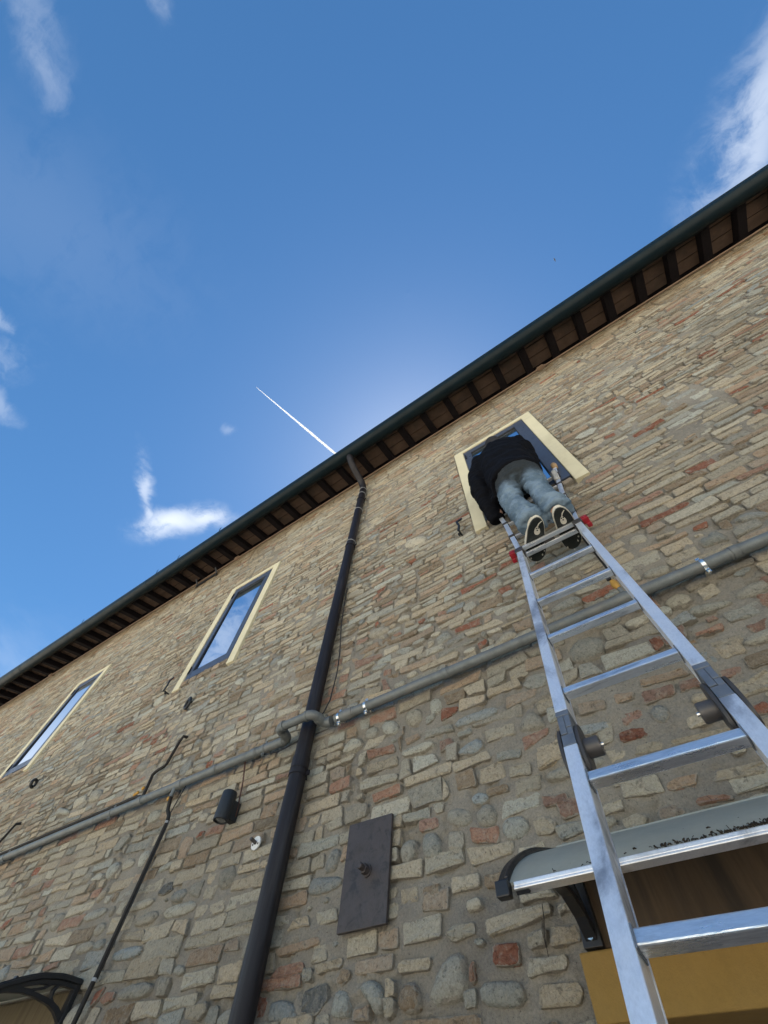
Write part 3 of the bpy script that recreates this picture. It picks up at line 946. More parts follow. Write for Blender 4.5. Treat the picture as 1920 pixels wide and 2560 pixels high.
# scattered cobbles and rubble stones between the courses
ZB = 1.0
for _ in range(1500):
    x = rng.uniform(HX0, HX1)
    z = rng.uniform(ZB, 7.2)
    dens = F_dens(x, z)
    if rng.random() > (dens - 0.25) * 2.0 * (1.0 if z < 4.3 else 0.75):
        continue
    wd = rng.choice([rng.uniform(0.07, 0.13), rng.uniform(0.09, 0.17), rng.uniform(0.13, 0.24)])
    ht = wd * rng.uniform(0.42, 0.85)
    ht = min(ht, 0.125)
    if inside_opening(x, z, 0.5 * wd + 0.01) or not (ZB < z - ht and z + ht < 7.22):
        continue
    if any((x - a) ** 2 + ((z - b) * 1.3) ** 2 < (r + wd * 0.55) ** 2 for a, b, r in circ):
        continue
    rot = rng.gauss(0.0, 0.22)
    k = rng.choice([6, 7, 8])
    poly = []
    for i in range(k):
        an = 2 * math.pi * (i + rng.uniform(-0.25, 0.25)) / k
        rr = rng.uniform(0.84, 1.08)
        ex, ez = math.cos(an) * wd / 2 * rr, math.sin(an) * ht / 2 * rr
        poly.append((x + ex * math.cos(rot) - ez * math.sin(rot), z + ex * math.sin(rot) + ez * math.cos(rot)))
    kind = 'cobble' if rng.random() < 0.55 else 'rubble'
    pieces.append(make_piece(poly, kind, rng.choice('ppgggbtg')))
    obstacles.append(poly)
    circ.append((x, z, wd / 2))

obb = [(min(p[0] for p in q_), max(p[0] for p in q_), min(p[1] for p in q_), max(p[1] for p in q_)) for q_ in obstacles]
grid = {}
for i, (a, b, c, d) in enumerate(obb):
    for gx_ in range(int(math.floor(a)), int(math.floor(b)) + 1):
        grid.setdefault(gx_, []).append(i)


def blocked(x0, x1, z0, z1):
    """intervals of x taken in the band z0..z1"""
    out = []
    for (a, b, c, d) in BLOCKS:
        if c < z1 and d > z0 and a < x1 and b > x0:
            out.append((a - 0.006, b + 0.006))
    seen = set()
    for g in range(int(math.floor(x0)), int(math.floor(x1)) + 1):
        for i in grid.get(g, ()):
            if i in seen:
                continue
            seen.add(i)
            a, b, c, d = obb[i]
            if d < z0 + 0.013 or c > z1 - 0.013 or b < x0 or a > x1:
                continue
            lo, hi = 9e9, -9e9
            p = obstacles[i]
            for k in range(len(p)):
                (xa, za), (xb, zb) = p[k], p[(k + 1) % len(p)]
                for t in (0, 0.25, 0.5, 0.75):
                    zz = za + (zb - za) * t
                    if z0 + 0.011 < zz < z1 - 0.011:
                        xx = xa + (xb - xa) * t
                        lo, hi = min(lo, xx), max(hi, xx)
            if hi > lo:
                out.append((lo - 0.006, hi + 0.006))
    return sorted(out)


def zone(x, z):
    """how the masonry looks around here: (share of long bricks, weights of the colours)"""
    u = F_long(x, z)
    v = F_red(x, z)
    longb = 0.55 + 1.1 * (u - 0.5)
    red = 0.07 + 0.45 * max(0.0, v - 0.45)
    if x < -1.9:
        red *= 0.55
    if -3.0 < x < -1.9 and z < 3.1:
        longb, red = 0.9, 0.07
    if x > -0.6 and z < 3.4:
        red += 0.10
    if z > 5.2:
        longb += 0.12
    return max(0.1, min(0.95, longb)), min(0.5, red)


def fill_row(x0, x1, z0, z1, slope, rubble):
    ivs = blocked(x0, x1, z0, z1)
    cur = x0
    free = []
    for a, b in ivs:
        if a > cur:
            free.append((cur, a))
        cur = max(cur, b)
    if cur < x1:
        free.append((cur, x1))
    for a, b in free:
        x = a + rng.uniform(0.0, 0.012)
        while b - x > 0.032:
            longb, red = zone(x, z0)
            r_ = rng.random()
            if r_ < longb * 0.75:
                L = rng.uniform(0.20, 0.275)
            elif r_ < longb:
                L = rng.uniform(0.13, 0.19)
            elif r_ < longb + 0.6 * (1 - longb):
                L = rng.uniform(0.085, 0.135)
            else:
                L = rng.uniform(0.045, 0.10)
            gap = rng.uniform(0.004, 0.015)
            if x + L > b - 0.05:
                L = b - x - rng.uniform(0.0, 0.008)
            if L > 0.31:
                L *= 0.5
            zc_ = slope * (x + L / 2 - x0)
            jt, jb = rng.uniform(0.002, 0.008), rng.uniform(0.002, 0.008)
            h0, h1 = z0 + zc_ + jb, z1 + zc_ - jt
            s2 = slope + rng.gauss(0, 0.012)
            e = 0.0045 if not rubble else 0.010
            j = lambda: rng.gauss(0, e)
            dz = s2 * L / 2
            poly = [(x + j() * 0.8, h0 - dz + j()), (x + L + j() * 0.8, h0 + dz + j()), (x + L + j() * 1.2, h1 + dz + j()), (x + j() * 1.2, h1 - dz + j())]
            if L > 0.02 and h1 - h0 > 0.015:
                rr = rng.random()
                stone = rubble and rng.random() < 0.45
                if stone:
                    key = rng.choice('ggpbtpg')
                    kd = 'rubble' if rng.random() < 0.6 else 'cobble'
                else:
                    key = 'R' if rr < red * 0.22 else 'r' if rr < red * 0.7 else 'o' if rr < red * 1.0 + 0.14 else 'n' if rr < red + 0.22 else 'p' if rr > 0.93 else 'g' if rr > 0.86 else 't'
                    kd = 'brick'
                if kd == 'cobble':
                    mx, mz = (poly[0][0] + poly[2][0]) / 2, (poly[0][1] + poly[2][1]) / 2
                    k = 7
                    poly = [(mx + math.cos(2 * math.pi * i / k) * L / 2 * rng.uniform(0.86, 1.04), mz + math.sin(2 * math.pi * i / k) * (h1 - h0) / 2 * rng.uniform(0.9, 1.1)) for i in range(k)]
                pieces.append(make_piece(poly, kd, key))
            x += L + gap


z = ZB
while z < 7.30:
    H = rng.uniform(0.32, 0.72)
    if z + H > 7.0:
        H = 7.31 - z
    x = HX0
    while x < HX1:
        Ls = rng.uniform(0.7, 2.6)
        Ls = min(Ls, HX1 - x)
        target = rng.uniform(0.054, 0.070) if z < 3.3 else rng.uniform(0.047, 0.061) if z < 4.6 else rng.uniform(0.043, 0.056)
        rubble = rng.random() < (0.36 if z < 4.6 else 0.30)
        if -3.0 < x + Ls / 2 < -1.9 and z < 3.1:
            rubble = False
        n_ = max(3, round(H / target))
        hs = [rng.uniform(0.8, 1.25) for _ in range(n_)]
        tot = sum(hs)
        slope = rng.gauss(0, 0.012)
        zz = z
        for h in hs:
            hh = h / tot * H
            e0, e1 = rng.uniform(-0.09, 0.0), rng.uniform(0.0, 0.06)
            fill_row(x + (0 if e0 < -0.05 else 0.01), x + Ls, zz, zz + hh, slope, rubble)
            zz += hh
        x += Ls + 0.012
    z += H

# small stones and brick chips pushed into whatever mortar is still bare
GR_ = 0.01
ox, oz = HX0 - 0.2, ZB - 0.1
occ = np.zeros((int((7.5 - oz) / GR_) + 2, int((HX1 + 0.3 - ox) / GR_) + 2), bool)
for P in pieces:
    p = [(a[0], a[2]) for a in P.v[:P.n]]
    x0, x1 = min(a[0] for a in p), max(a[0] for a in p)
    z0, z1 = min(a[1] for a in p), max(a[1] for a in p)
    i0, i1 = int((x0 - ox) / GR_), int((x1 - ox) / GR_) + 1
    j0, j1 = int((z0 - oz) / GR_), int((z1 - oz) / GR_) + 1
    if i0 < 0 or j0 < 0 or j1 >= occ.shape[0] or i1 >= occ.shape[1]:
        continue
    U, V = np.meshgrid(ox + (np.arange(i0, i1 + 1) + 0.5) * GR_, oz + (np.arange(j0, j1 + 1) + 0.5) * GR_)
    ins = np.ones(U.shape, bool)
    for k in range(P.n):
        a, b = p[k], p[(k + 1) % P.n]
        ins &= ((b[0] - a[0]) * (V - a[1]) - (b[1] - a[1]) * (U - a[0])) > -0.0004
    occ[j0:j1 + 1, i0:i1 + 1] |= ins
for (a, b, c, d) in BLOCKS:
    occ[max(0, int((c - oz) / GR_)):int((d - oz) / GR_) + 1, int((a - ox) / GR_):int((b - ox) / GR_) + 1] = True
cum = np.zeros((occ.shape[0] + 1, occ.shape[1] + 1), np.int32)


def recum():
    cum[1:, 1:] = occ.cumsum(0).cumsum(1)


n_fill = 0
for (wlo, whi, hlo, hhi, tries) in ((0.12, 0.20, 0.045, 0.07, 12000), (0.08, 0.13, 0.035, 0.06, 22000), (0.05, 0.08, 0.025, 0.05, 30000), (0.03, 0.05, 0.018, 0.032, 26000)):
    recum()
    RX = np.random.RandomState(int(whi * 1000))
    cxs = RX.uniform(-13.5, 5.0, tries)
    czs = RX.uniform(1.5, 7.2, tries)
    ws_ = RX.uniform(wlo, whi, tries)
    hs_ = RX.uniform(hlo, hhi, tries)
    for x, z_, wd, ht in zip(cxs, czs, ws_, hs_):
        i0, i1 = int((x - wd / 2 - ox) / GR_), int((x + wd / 2 - ox) / GR_) + 1
        j0, j1 = int((z_ - ht / 2 - oz) / GR_), int((z_ + ht / 2 - oz) / GR_) + 1
        tot = cum[j1, i1] - cum[j0, i1] - cum[j1, i0] + cum[j0, i0]
        if tot > 0.06 * (i1 - i0) * (j1 - j0) or occ[j0:j1, i0:i1].sum() > 0.06 * (i1 - i0) * (j1 - j0):
            continue
        occ[j0:j1, i0:i1] = True
        rot = rng.gauss(0, 0.12)
        k = 7
        kd = rng.choice(['rubble', 'rubble', 'brick', 'cobble'])
        poly = []
        if kd == 'brick':
            for sx_, sz_ in ((-1, -1), (1, -1), (1, 1), (-1, 1)):
                ex, ez = sx_ * wd / 2 * rng.uniform(0.8, 1.0), sz_ * ht / 2 * rng.uniform(0.8, 1.0)
                poly.append((x + ex * math.cos(rot) - ez * math.sin(rot), z_ + ex * math.sin(rot) + ez * math.cos(rot)))
        else:
            for i in range(k):
                an = 2 * math.pi * (i + rng.uniform(-0.2, 0.2)) / k
                ex, ez = math.cos(an) * wd / 2 * rng.uniform(0.88, 1.06), math.sin(an) * ht / 2 * rng.uniform(0.88, 1.06)
                poly.append((x + ex * math.cos(rot) - ez * math.sin(rot), z_ + ex * math.sin(rot) + ez * math.cos(rot)))
        pieces.append(make_piece(poly, kd, rng.choice('tttonrpggt' if kd == 'brick' else 'ggptbtg')))
        n_fill += 1
print('filled', n_fill)

# mortar bed of the wall: uneven sheets between the pieces, raked out or cracked here and there beside them
occ5 = occ.copy()
near = np.zeros(occ.shape, bool)
near[1:-1, 1:-1] = occ[:-2, 1:-1] | occ[2:, 1:-1] | occ[1:-1, :-2] | occ[1:-1, 2:] | occ[1:-1, 1:-1]


def mortar_sheet(x0, x1, z0, z1, st_, amp):
    gx = np.linspace(x0, x1, int(round((x1 - x0) / st_)) + 1)
    gz = np.linspace(z0, z1, int(round((z1 - z0) / st_)) + 1)
    X, Z = np.meshgrid(gx, gz)
    Y = D + np.where(Z < 3.4, 0.004, 0.003) + (vnoise(X, Z, 9.0, 3, 3) - 0.5) * 0.020 + np.clip(vnoise(X, Z, 1.9, 8, 3) - 0.47, 0, 1) * 0.04 + (vnoise(X, Z, 1.1, 4, 2) - 0.5) * 0.012
    Y = Y + (vnoise(X, Z, 38.0, 5, 3) - 0.5) * amp
    crack = np.clip((vnoise(X, Z, 6.5, 6, 4) - 0.50) * 9.0, 0, 1) * np.clip((vnoise(X, Z, 30.0, 7, 2) - 0.25) * 3, 0, 1)
    iz = np.clip(((Z - oz) / GR_).astype(int), 0, occ.shape[0] - 1)
    ix = np.clip(((X - ox) / GR_).astype(int), 0, occ.shape[1] - 1)
    Y = Y + np.where(near[iz, ix], crack * 0.016, 0.0)
    # keep the seams between sheets closed
    for sl in (np.s_[0, :], np.s_[-1, :], np.s_[:, 0], np.s_[:, -1]):
        Y[sl] = D + 0.014
    nx_, nz_ = len(gx), len(gz)
    idx = np.arange(nx_ * nz_).reshape(nz_, nx_)
    q4 = np.stack([idx[:-1, :-1], idx[:-1, 1:], idx[1:, 1:], idx[1:, :-1]], -1).reshape(-1, 4)
    cx = (X[:-1, :-1] + X[1:, 1:]).reshape(-1) / 2
    cz = (Z[:-1, :-1] + Z[1:, 1:]).reshape(-1) / 2
    keep = np.ones(len(q4), bool)
    for (a, b, c, d) in WINS + [DOOR, DOOR2]:
        keep &= ~((cx > a - 0.03) & (cx < b + 0.03) & (cz > c - 0.01) & (cz < d + 0.03))
    return np.stack([X.reshape(-1), Y.reshape(-1), Z.reshape(-1)], -1) - np.array([-2.0, D, 0.0]), q4[keep]


NX0, NX1, NZ0, NZ1 = -4.3, 1.7, 1.9, 4.5
sheets = [mortar_sheet(NX0, NX1, NZ0, NZ1, 0.0085, 0.011), mortar_sheet(-12.5, NX0, 1.9, ZTOP, 0.021, 0.010), mortar_sheet(NX0, NX1, NZ1, ZTOP, 0.017, 0.011),
          mortar_sheet(NX1, 4.6, 1.9, ZTOP, 0.021, 0.010), mortar_sheet(HX0, HX1, 0.0, 1.9, 0.06, 0.0), mortar_sheet(HX0, -12.5, 1.9, ZTOP, 0.05, 0.0), mortar_sheet(4.6, HX1, 1.9, ZTOP, 0.05, 0.0)]
cos_, qs_, base_ = [], [], 0
for c_, q_ in sheets:
    cos_.append(c_)
    qs_.append(q_ + base_)
    base_ += len(c_)
co = np.concatenate(cos_)
q4 = np.concatenate(qs_)
me = bpy.data.meshes.new('wall')
me.vertices.add(len(co))
me.vertices.foreach_set('co', co.astype(np.float32).reshape(-1))
me.loops.add(len(q4) * 4)
me.loops.foreach_set('vertex_index', q4.astype(np.int32).reshape(-1))
me.polygons.add(len(q4))
me.polygons.foreach_set('loop_start', (np.arange(len(q4)) * 4).astype(np.int32))
me.polygons.foreach_set('loop_total', np.full(len(q4), 4, np.int32))
me.polygons.foreach_set('use_smooth', np.ones(len(q4), bool))
me.update()
me.materials.append(M['mortar'])
wall = bpy.data.objects.new('wall', me)
COL.objects.link(wall)
wall.parent = house
tag(wall, 'weathered wall of buff brick, red brick and grey cobbles in lime mortar')
print('mortar quads', len(q4))

# which pieces show largest in the photograph
RT = CAM_R.transposed()


def project(x, y, z):
    c = RT @ (Vector((x, y, z)) - CAM_POS)
    if c.z > -0.05:
        return None
    return (960 + FPX * c.x / -c.z, 1280 - FPX * c.y / -c.z)


def shown(P):
    a = project(P.c[0], D, P.c[1])
    if a is None or not (-10 < a[0] < 1930 and -10 < a[1] < 2570):
        return 0.0
    b = project(P.c[0] + P.ext[0], D, P.c[1])
    c = project(P.c[0], D, P.c[1] + P.ext[1])
    if b is None or c is None:
        return 0.0
    return abs((b[0] - a[0]) * (c[1] - a[1]) - (b[1] - a[1]) * (c[0] - a[0]))


ranked = {'brick': [], 'stone': []}
for i, P in enumerate(pieces):
    s_ = shown(P)
    if s_ > 0:
        ranked[P.kind].append((s_, i))
single = set()
for k in ranked:
    ranked[k].sort(reverse=True)
    single |= {i for s_, i in ranked[k][:300]}


def mesh_of(name, plist, origin):
    vv, ff, cc, sm = [], [], [], []
    for P in plist:
        b = len(vv)
        vv += [(p[0] - origin[0], p[1] - origin[1], p[2] - origin[2]) for p in P.v]
        for f_ in P.f:
            ff.append(tuple(i + b for i in f_))
        cc += [P.col] * len(P.f)
        sm += [P.smooth] * len(P.f)
    me = bpy.data.meshes.new(name)
    me.from_pydata(vv, [], ff)
    ca = me.attributes.new('Col', 'FLOAT_COLOR', 'FACE')
    buf = np.ones((len(cc), 4), np.float32)
    buf[:, :3] = np.array(cc, np.float32)
    ca.data.foreach_set('color', buf.reshape(-1))
    ea = me.attributes.new('Edge', 'FLOAT', 'POINT')
    eb = []
    for P in plist:
        eb += [0.0] * (2 * P.n) + [0.75] * P.n + [1.0]
    ea.data.foreach_set('value', eb)
    me.polygons.foreach_set('use_smooth', sm)
    me.materials.append(M['piece'])
    return me


HO = house.location
for i in sorted(single):
    P = pieces[i]
    og = (P.c[0], D, P.c[1])
    o = bpy.data.objects.new(P.kind, mesh_of(P.kind, [P], og))
    COL.objects.link(o)
    o.parent = wall
    o.location = Vector(og) - HO
rest = [P for i, P in enumerate(pieces) if i not in single]
o = bpy.data.objects.new('masonry', mesh_of('masonry', rest, tuple(HO)))
COL.objects.link(o)
o.parent = wall
o['kind'] = 'stuff'
print('pieces', len(pieces), 'single', len(single))

# the rest of the house, out of sight: gables, back wall
mb = MB()
mb.span(HX0, HX0 + 0.4, D + 0.03, HB, 0, 7.3)
mb.build('gable_wall', M['plaster'], house)
mb = MB()
mb.span(HX1 - 0.4, HX1, D + 0.03, HB, 0, 7.3)
mb.build('gable_wall', M['plaster'], house)
mb = MB()
mb.span(HX0 + 0.4, HX1 - 0.4, HB - 0.4, HB, 0, 7.3)
mb.build('back_wall', M['plaster'], house)

# ------------------------------------------------------------------ windows
WL = ['wide square window with the man in front of it', 'tall window between the downpipe and the far window', 'farthest window at the left edge, reflecting pale cloud']
for wi, (a, b, c, d) in enumerate(WINS):
    win = empty('window', ((a + b) / 2, D, c))
    parent_to(win, house)
    win['label'] = WL[wi]
    # three-sided rendered surround standing proud of the wall
    mb = MB()
    yo, yi = D - 0.022, D + 0.16
    mb.span(a - SURR, a, yo, yi, c - 0.104, d + 0.0)
    mb.span(b, b + SURR, yo, yi, c - 0.104, d + 0.0)
    mb.span(a - SURR, b + SURR, yo, yi, d + 0.0, d + 0.060)
    mb.build('surround', M['cream'], win, bevel=0.004)
    f0, f1 = D - 0.011, D + 0.062
    lw, rw, tw, bw = [(0.085, 0.105, 0.085, 0.10), (0.072, 0.085, 0.10, 0.10), (0.072, 0.085, 0.10, 0.10)][wi]
    g = 0.010
    if wi:
        mbs = MB()
        mbs.span(b - 0.026, b - 0.001, D + 0.004, D + 0.06, c - 0.02, d - 0.001)
        mbs.build('seal', M['seal'], win)
        xr = b - 0.028
    else:
        xr = b - 0.002
    mb = MB()
    mb.span(a + 0.002, a + lw, f0, f1, c, d - 0.002)
    mb.span(xr - rw, xr, f0, f1, c, d - 0.002)
    mb.span(a + lw + 0.0005, xr - rw - 0.0005, f0 + 0.0005, f1, d - tw, d - 0.002)
    mb.span(a + lw + 0.0005, xr - rw - 0.0005, f0 + 0.0005, f1, c, c + bw)
    mb.build('frame', M['frame'], win, bevel=0.003)
    mb = MB()
    xa_, xb_, za_, zb_ = a + lw - 0.004, xr - rw + 0.004, c + bw - 0.004, d - tw + 0.004
    yb_, yt_ = (D + 0.040, D + 0.006) if wi == 0 else (D + 0.010, D + 0.004)
    mb.add([(xa_, yb_, za_), (xb_, yb_, za_), (xb_, yt_, zb_), (xa_, yt_, zb_), (xa_, yb_ + 0.012, za_), (xb_, yb_ + 0.012, za_), (xb_, yt_ + 0.012, zb_), (xa_, yt_ + 0.012, zb_)],
           [(0, 1, 2, 3), (4, 7, 6, 5), (0, 4, 5, 1), (1, 5, 6, 2), (2, 6, 7, 3), (3, 7, 4, 0)])
    mb.build('pane', M['glass'], win)
    mb = MB()
    gl = 0.006
    for (p0, p1, r0, r1) in ((a + lw, a + lw + gl, c + bw, d - tw), (xr - rw - gl, xr - rw, c + bw, d - tw), (a + lw, xr - rw, d - tw - gl, d - tw), (a + lw, xr - rw, c + bw, c + bw + gl)):
        mb.span(p0 + 0.0003, p1 - 0.0003, D - 0.002, D + 0.006, r0 + 0.0003, r1 - 0.0003)
    mb.build('gasket', M['seal'], win)
    for zz in (c + 0.09, d - 0.20):
        mb = MB()
        mb.span(a + 0.012, a + 0.026, D - 0.020, D - 0.0115, zz, zz + 0.075)
        mb.tube([(a + 0.019, D - 0.0205, zz - 0.012), (a + 0.019, D - 0.0205, zz + 0.087)], 0.0055, 8)
        mb.build('hinge', M['seal'], win)
    # dark weather strip under the frame, then the brick sill
    mb = MB()
    mb.span(a + 0.003, b - 0.003, D - 0.006, D + 0.05, c - 0.016, c - 0.001)
    mb.build('weather_strip', M['seal'], win)
    nb = 6
    for k in range(nb):
        x0 = a + 0.004 + (b - a - 0.008) * k / nb
        x1 = a + 0.004 + (b - a - 0.008) * (k + 1) / nb - 0.006
        z0 = c - 0.075 + rng.uniform(-0.008, 0.006)
        pr = rng.uniform(0.012, 0.026)
        P = make_piece([(x0, z0), (x1, z0 + rng.uniform(-0.005, 0.005)), (x1, c - 0.018), (x0, c - 0.018)], 'brick', rng.choice('oonrt'), pr)
        o = bpy.data.objects.new('sill_brick', mesh_of('sill_brick', [P], (P.c[0], D, P.c[1])))
        COL.objects.link(o)
        o.parent = win
        o.location = Vector((P.c[0], D, P.c[1])) - Vector(win.location) - HO

# ------------------------------------------------------------------ eaves: rafters, soffit tiles, roof, gutter
SL = 0.243                                    # roof slope
ZR = lambda y: 7.352 - (1.69 - y) * SL        # underside of the rafters
RP = 0.3655
XR0 = -1.375
rafter_x = [XR0 + RP * k for k in range(-33, 15)]
along = Vector((0, 1, SL)).normalized()
upn = Vector((0, -SL, 1)).normalized()
roof = empty('roof', (-2.0, D, 7.5))
parent_to(roof, house)
roof['label'] = 'tiled roof with wide eave on dark rafters'
rproto = None
for k, x in enumerate(rafter_x):
    if rproto is None or k % 6 == 0:
        y0, y1 = 1.318, 1.95
        c0 = Vector((x, (y0 + y1) / 2, ZR((y0 + y1) / 2))) + upn * 0.052
        mb = MB()
        mb.box(c0, (0.088 + rng.uniform(-0.006, 0.008), (y1 - y0) * math.sqrt(1 + SL * SL), 0.104), (Vector((1, 0, 0)), along, upn))
        o = mb.build('rafter', M['rafter'], roof, bevel=0.006)
        o.data.materials.append(M['rafter_end'])
        for p in o.data.polygons:
            if p.normal.y < -0.9:
                p.material_index = 1
        rproto, rx = o, x
    else:
        o = rproto.copy()
        COL.objects.link(o)
        o.parent = roof
        o.location = Vector(rproto.location) + Vector((x - rx, 0, rng.uniform(-0.003, 0.003)))
        o.rotation_euler = (0, 0, rng.gauss(0, 0.012))
# soffit tiles between the rafters, three rows a bay
rows = [(1.262, 1.402), (1.410, 1.552), (1.560, 1.702)]
tpro = []
for v_ in range(4):
    for (ya, yb) in rows:
        ym = (ya + yb) / 2
        mb = MB()
        wv_ = 0.356
        L = (yb - ya) * math.sqrt(1 + SL * SL)
        c0 = Vector((0, ym, ZR(ym))) + upn * (0.1135 + rng.uniform(-0.0035, 0.0035))
        e = rng.uniform(-0.006, 0.006)
        mb.box(c0, (wv_, L + e, 0.018), (Vector((1, 0, rng.uniform(-0.006, 0.006))).normalized(), along, upn))
        tpro.append(mb)
n_t = 0
first = {}
for k in range(len(rafter_x) - 1):
    xm = (rafter_x[k] + rafter_x[k + 1]) / 2
    for r_ in range(3):
        key = rng.randrange(4) * 3 + r_
        if key not in first:
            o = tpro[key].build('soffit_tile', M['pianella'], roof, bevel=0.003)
            o.location.x += xm
            first[key] = (o, xm)
        else:
            src, x0 = first[key]
            o = src.copy()
            COL.objects.link(o)
            o.parent = roof
            o.location = Vector(src.location) + Vector((xm - x0, 0, 0))
mb = MB()
mb.box(Vector(((HX0 + HX1) / 2, 1.59, ZR(1.59))) + upn * 0.152, (HX1 - HX0, 0.80, 0.05), (Vector((1, 0, 0)), along, upn))
mb.build('roof_deck', M['rafter'], roof)
mb = MB()
ridge_y = (D + HB) / 2
zr = ZR(1.98) + (ridge_y - 1.98) * SL + 0.20
mb.add([(HX0 - 0.3, 1.985, ZR(1.985) + 0.13), (HX1 + 0.3, 1.985, ZR(1.985) + 0.13), (HX1 + 0.3, ridge_y, zr), (HX0 - 0.3, ridge_y, zr),
        (HX0 - 0.3, HB + 0.5, ZR(1.3) + 0.13), (HX1 + 0.3, HB + 0.5, ZR(1.3) + 0.13),
        (HX0 - 0.3, 1.985, ZR(1.985) + 0.18), (HX1 + 0.3, 1.985, ZR(1.985) + 0.18), (HX1 + 0.3, ridge_y, zr + 0.05), (HX0 - 0.3, ridge_y, zr + 0.05),
        (HX0 - 0.3, HB + 0.5, ZR(1.3) + 0.18), (HX1 + 0.3, HB + 0.5, ZR(1.3) + 0.18)],
       [(0, 3, 2, 1), (3, 4, 5, 2), (6, 7, 8, 9), (9, 8, 11, 10), (0, 1, 7, 6), (4, 10, 11, 5), (0, 6, 9, 3), (3, 9, 10, 4), (1, 2, 8, 7), (2, 5, 11, 8)])
mb.build('roof_slope', M['rooftile'], roof)
# the row of barrel tiles at the eave: only their lips can show past the gutter
mb = MB()
xx = HX0
while xx < HX1:
    rings = []
    for (yy, rr) in ((1.235, 0.080), (1.60, 0.072)):
        cc = Vector((xx, yy, ZR(yy))) + upn * 0.178
        ring_o = [cc + Vector((math.cos(t), 0, 0)) * rr + upn * math.sin(t) * rr * 0.8 for t in [math.pi * i / 8 for i in range(9)]]
        ring_i = [cc + Vector((math.cos(t), 0, 0)) * (rr - 0.014) + upn * math.sin(t) * (rr - 0.014) * 0.8 for t in [math.pi * i / 8 for i in range(8, -1, -1)]]
        rings.append(ring_o + ring_i)
    mb.loft(rings)
    xx += 0.205
mb.build('eave_tiles', M['rooftile'], roof, kind='stuff')

# gutter: open half pipe with a rolled front lip
GY, GZ, GR = 1.212, 7.212, 0.095
gut = empty('gutter', (-2.0, GY, GZ))
parent_to(gut, house)
gut['label'] = 'dark half-round gutter along the whole eave'


def gutter_section(x0, x1, r, name, par, mat):
    prof = []
    a0, a1 = R(168), R(360)
    for i in range(15):
        t = a0 + (a1 - a0) * i / 14
        prof.append((GY + r * math.cos(t), GZ + r * math.sin(t)))
    inner = [(GY + (r - 0.004) * math.cos(a0 + (a1 - a0) * i / 14), GZ + (r - 0.004) * math.sin(a0 + (a1 - a0) * i / 14)) for i in range(14, -1, -1)]
    ring = prof + inner
    m_ = MB()
    m_.loft([[Vector((x0, p[0], p[1])) for p in ring], [Vector((x1, p[0], p[1])) for p in ring]])
    return m_.build(name, mat, par, smooth='angle')


xs_ = [HX0 - 0.2, -14.2, -10.2, -6.2, -2.25, 1.72, HX1 + 0.2]
for a, b in zip(xs_[:-1], xs_[1:]):
    gutter_section(a + 0.001, b - 0.001, GR, 'channel', gut, M['gutter'])
for x in xs_[1:-1]:
    gutter_section(x - 0.035, x + 0.035, GR + 0.003, 'joint_sleeve', gut, M['gutter'])
mb = MB()
t = R(168)
mb.tube([(HX0 - 0.2, GY + GR * math.cos(t), GZ + GR * math.sin(t) + 0.004), (HX1 + 0.2, GY + GR * math.cos(t), GZ + GR * math.sin(t) + 0.004)], 0.0085, 10)
mb.build('front_lip', M['gutter'], gut, smooth=True)
for x in (-4.364, -5.372, -5.926, -8.087, -11.127):
    mb = MB()
    yb = GY - GR - 0.002
    mb.strip([(x, yb + 0.03, GZ + 0.045), (x, yb - 0.004, GZ + 0.022), (x + 0.004, yb - 0.012, GZ + 0.05), (x + 0.02, yb - 0.02, GZ + 0.09)], (1, 0, 0), 0.018, 0.004)
    mb.build('gutter_hook', M['gutter'], gut)

# thin conduit along the top of the wall, with junction boxes
con = empty('conduit', (-2.0, D - 0.026, 7.277))
parent_to(con, house)
con['label'] = 'thin brown conduit where wall meets eave'
pts, xx = [], HX0
while xx < HX1:
    pts.append((xx, D - 0.026 + rng.uniform(-0.002, 0.002), 7.279 + rng.uniform(-0.003, 0.003)))
    xx += 0.9
mb = MB()
mb.tube(pts, 0.0115, 8)
mb.build('tube', M['conduit'], con, smooth=True)
for x in (0.93, -4.53, -10.0):
    mb = MB()
    mb.box((x, D - 0.028, 7.285), (0.085, 0.05, 0.05))
    mb.build('junction_box', M['conduit'], con, bevel=0.006)
    mb = MB()
    mb.tube([(x - 0.062, D - 0.026, 7.279), (x - 0.04, D - 0.026, 7.279)], 0.017, 10)
    mb.tube([(x + 0.04, D - 0.026, 7.279), (x + 0.062, D - 0.026, 7.279)], 0.017, 10)
    mb.build('cable_gland', M['conduit'], con, smooth='angle')
# iron bracket bolted below the eave
br = empty('eave_bracket', (-5.25, D, 7.1), 'dark iron strap bracket fixed under the eave left of the tall window', 'bracket')
mb = MB()
mb.box((-5.22, D - 0.022, 7.175), (0.50, 0.03, 0.022))
mb.build('bar', M['black'], br, bevel=0.003)
for x in (-5.46, -4.98):
    mb = MB()
    mb.strip([(x, D - 0.02, 7.12), (x, D - 0.028, 7.20), (x, D - 0.10, 7.275)], (1, 0, 0), 0.03, 0.008)
    mb.build('arm', M['black'], br)

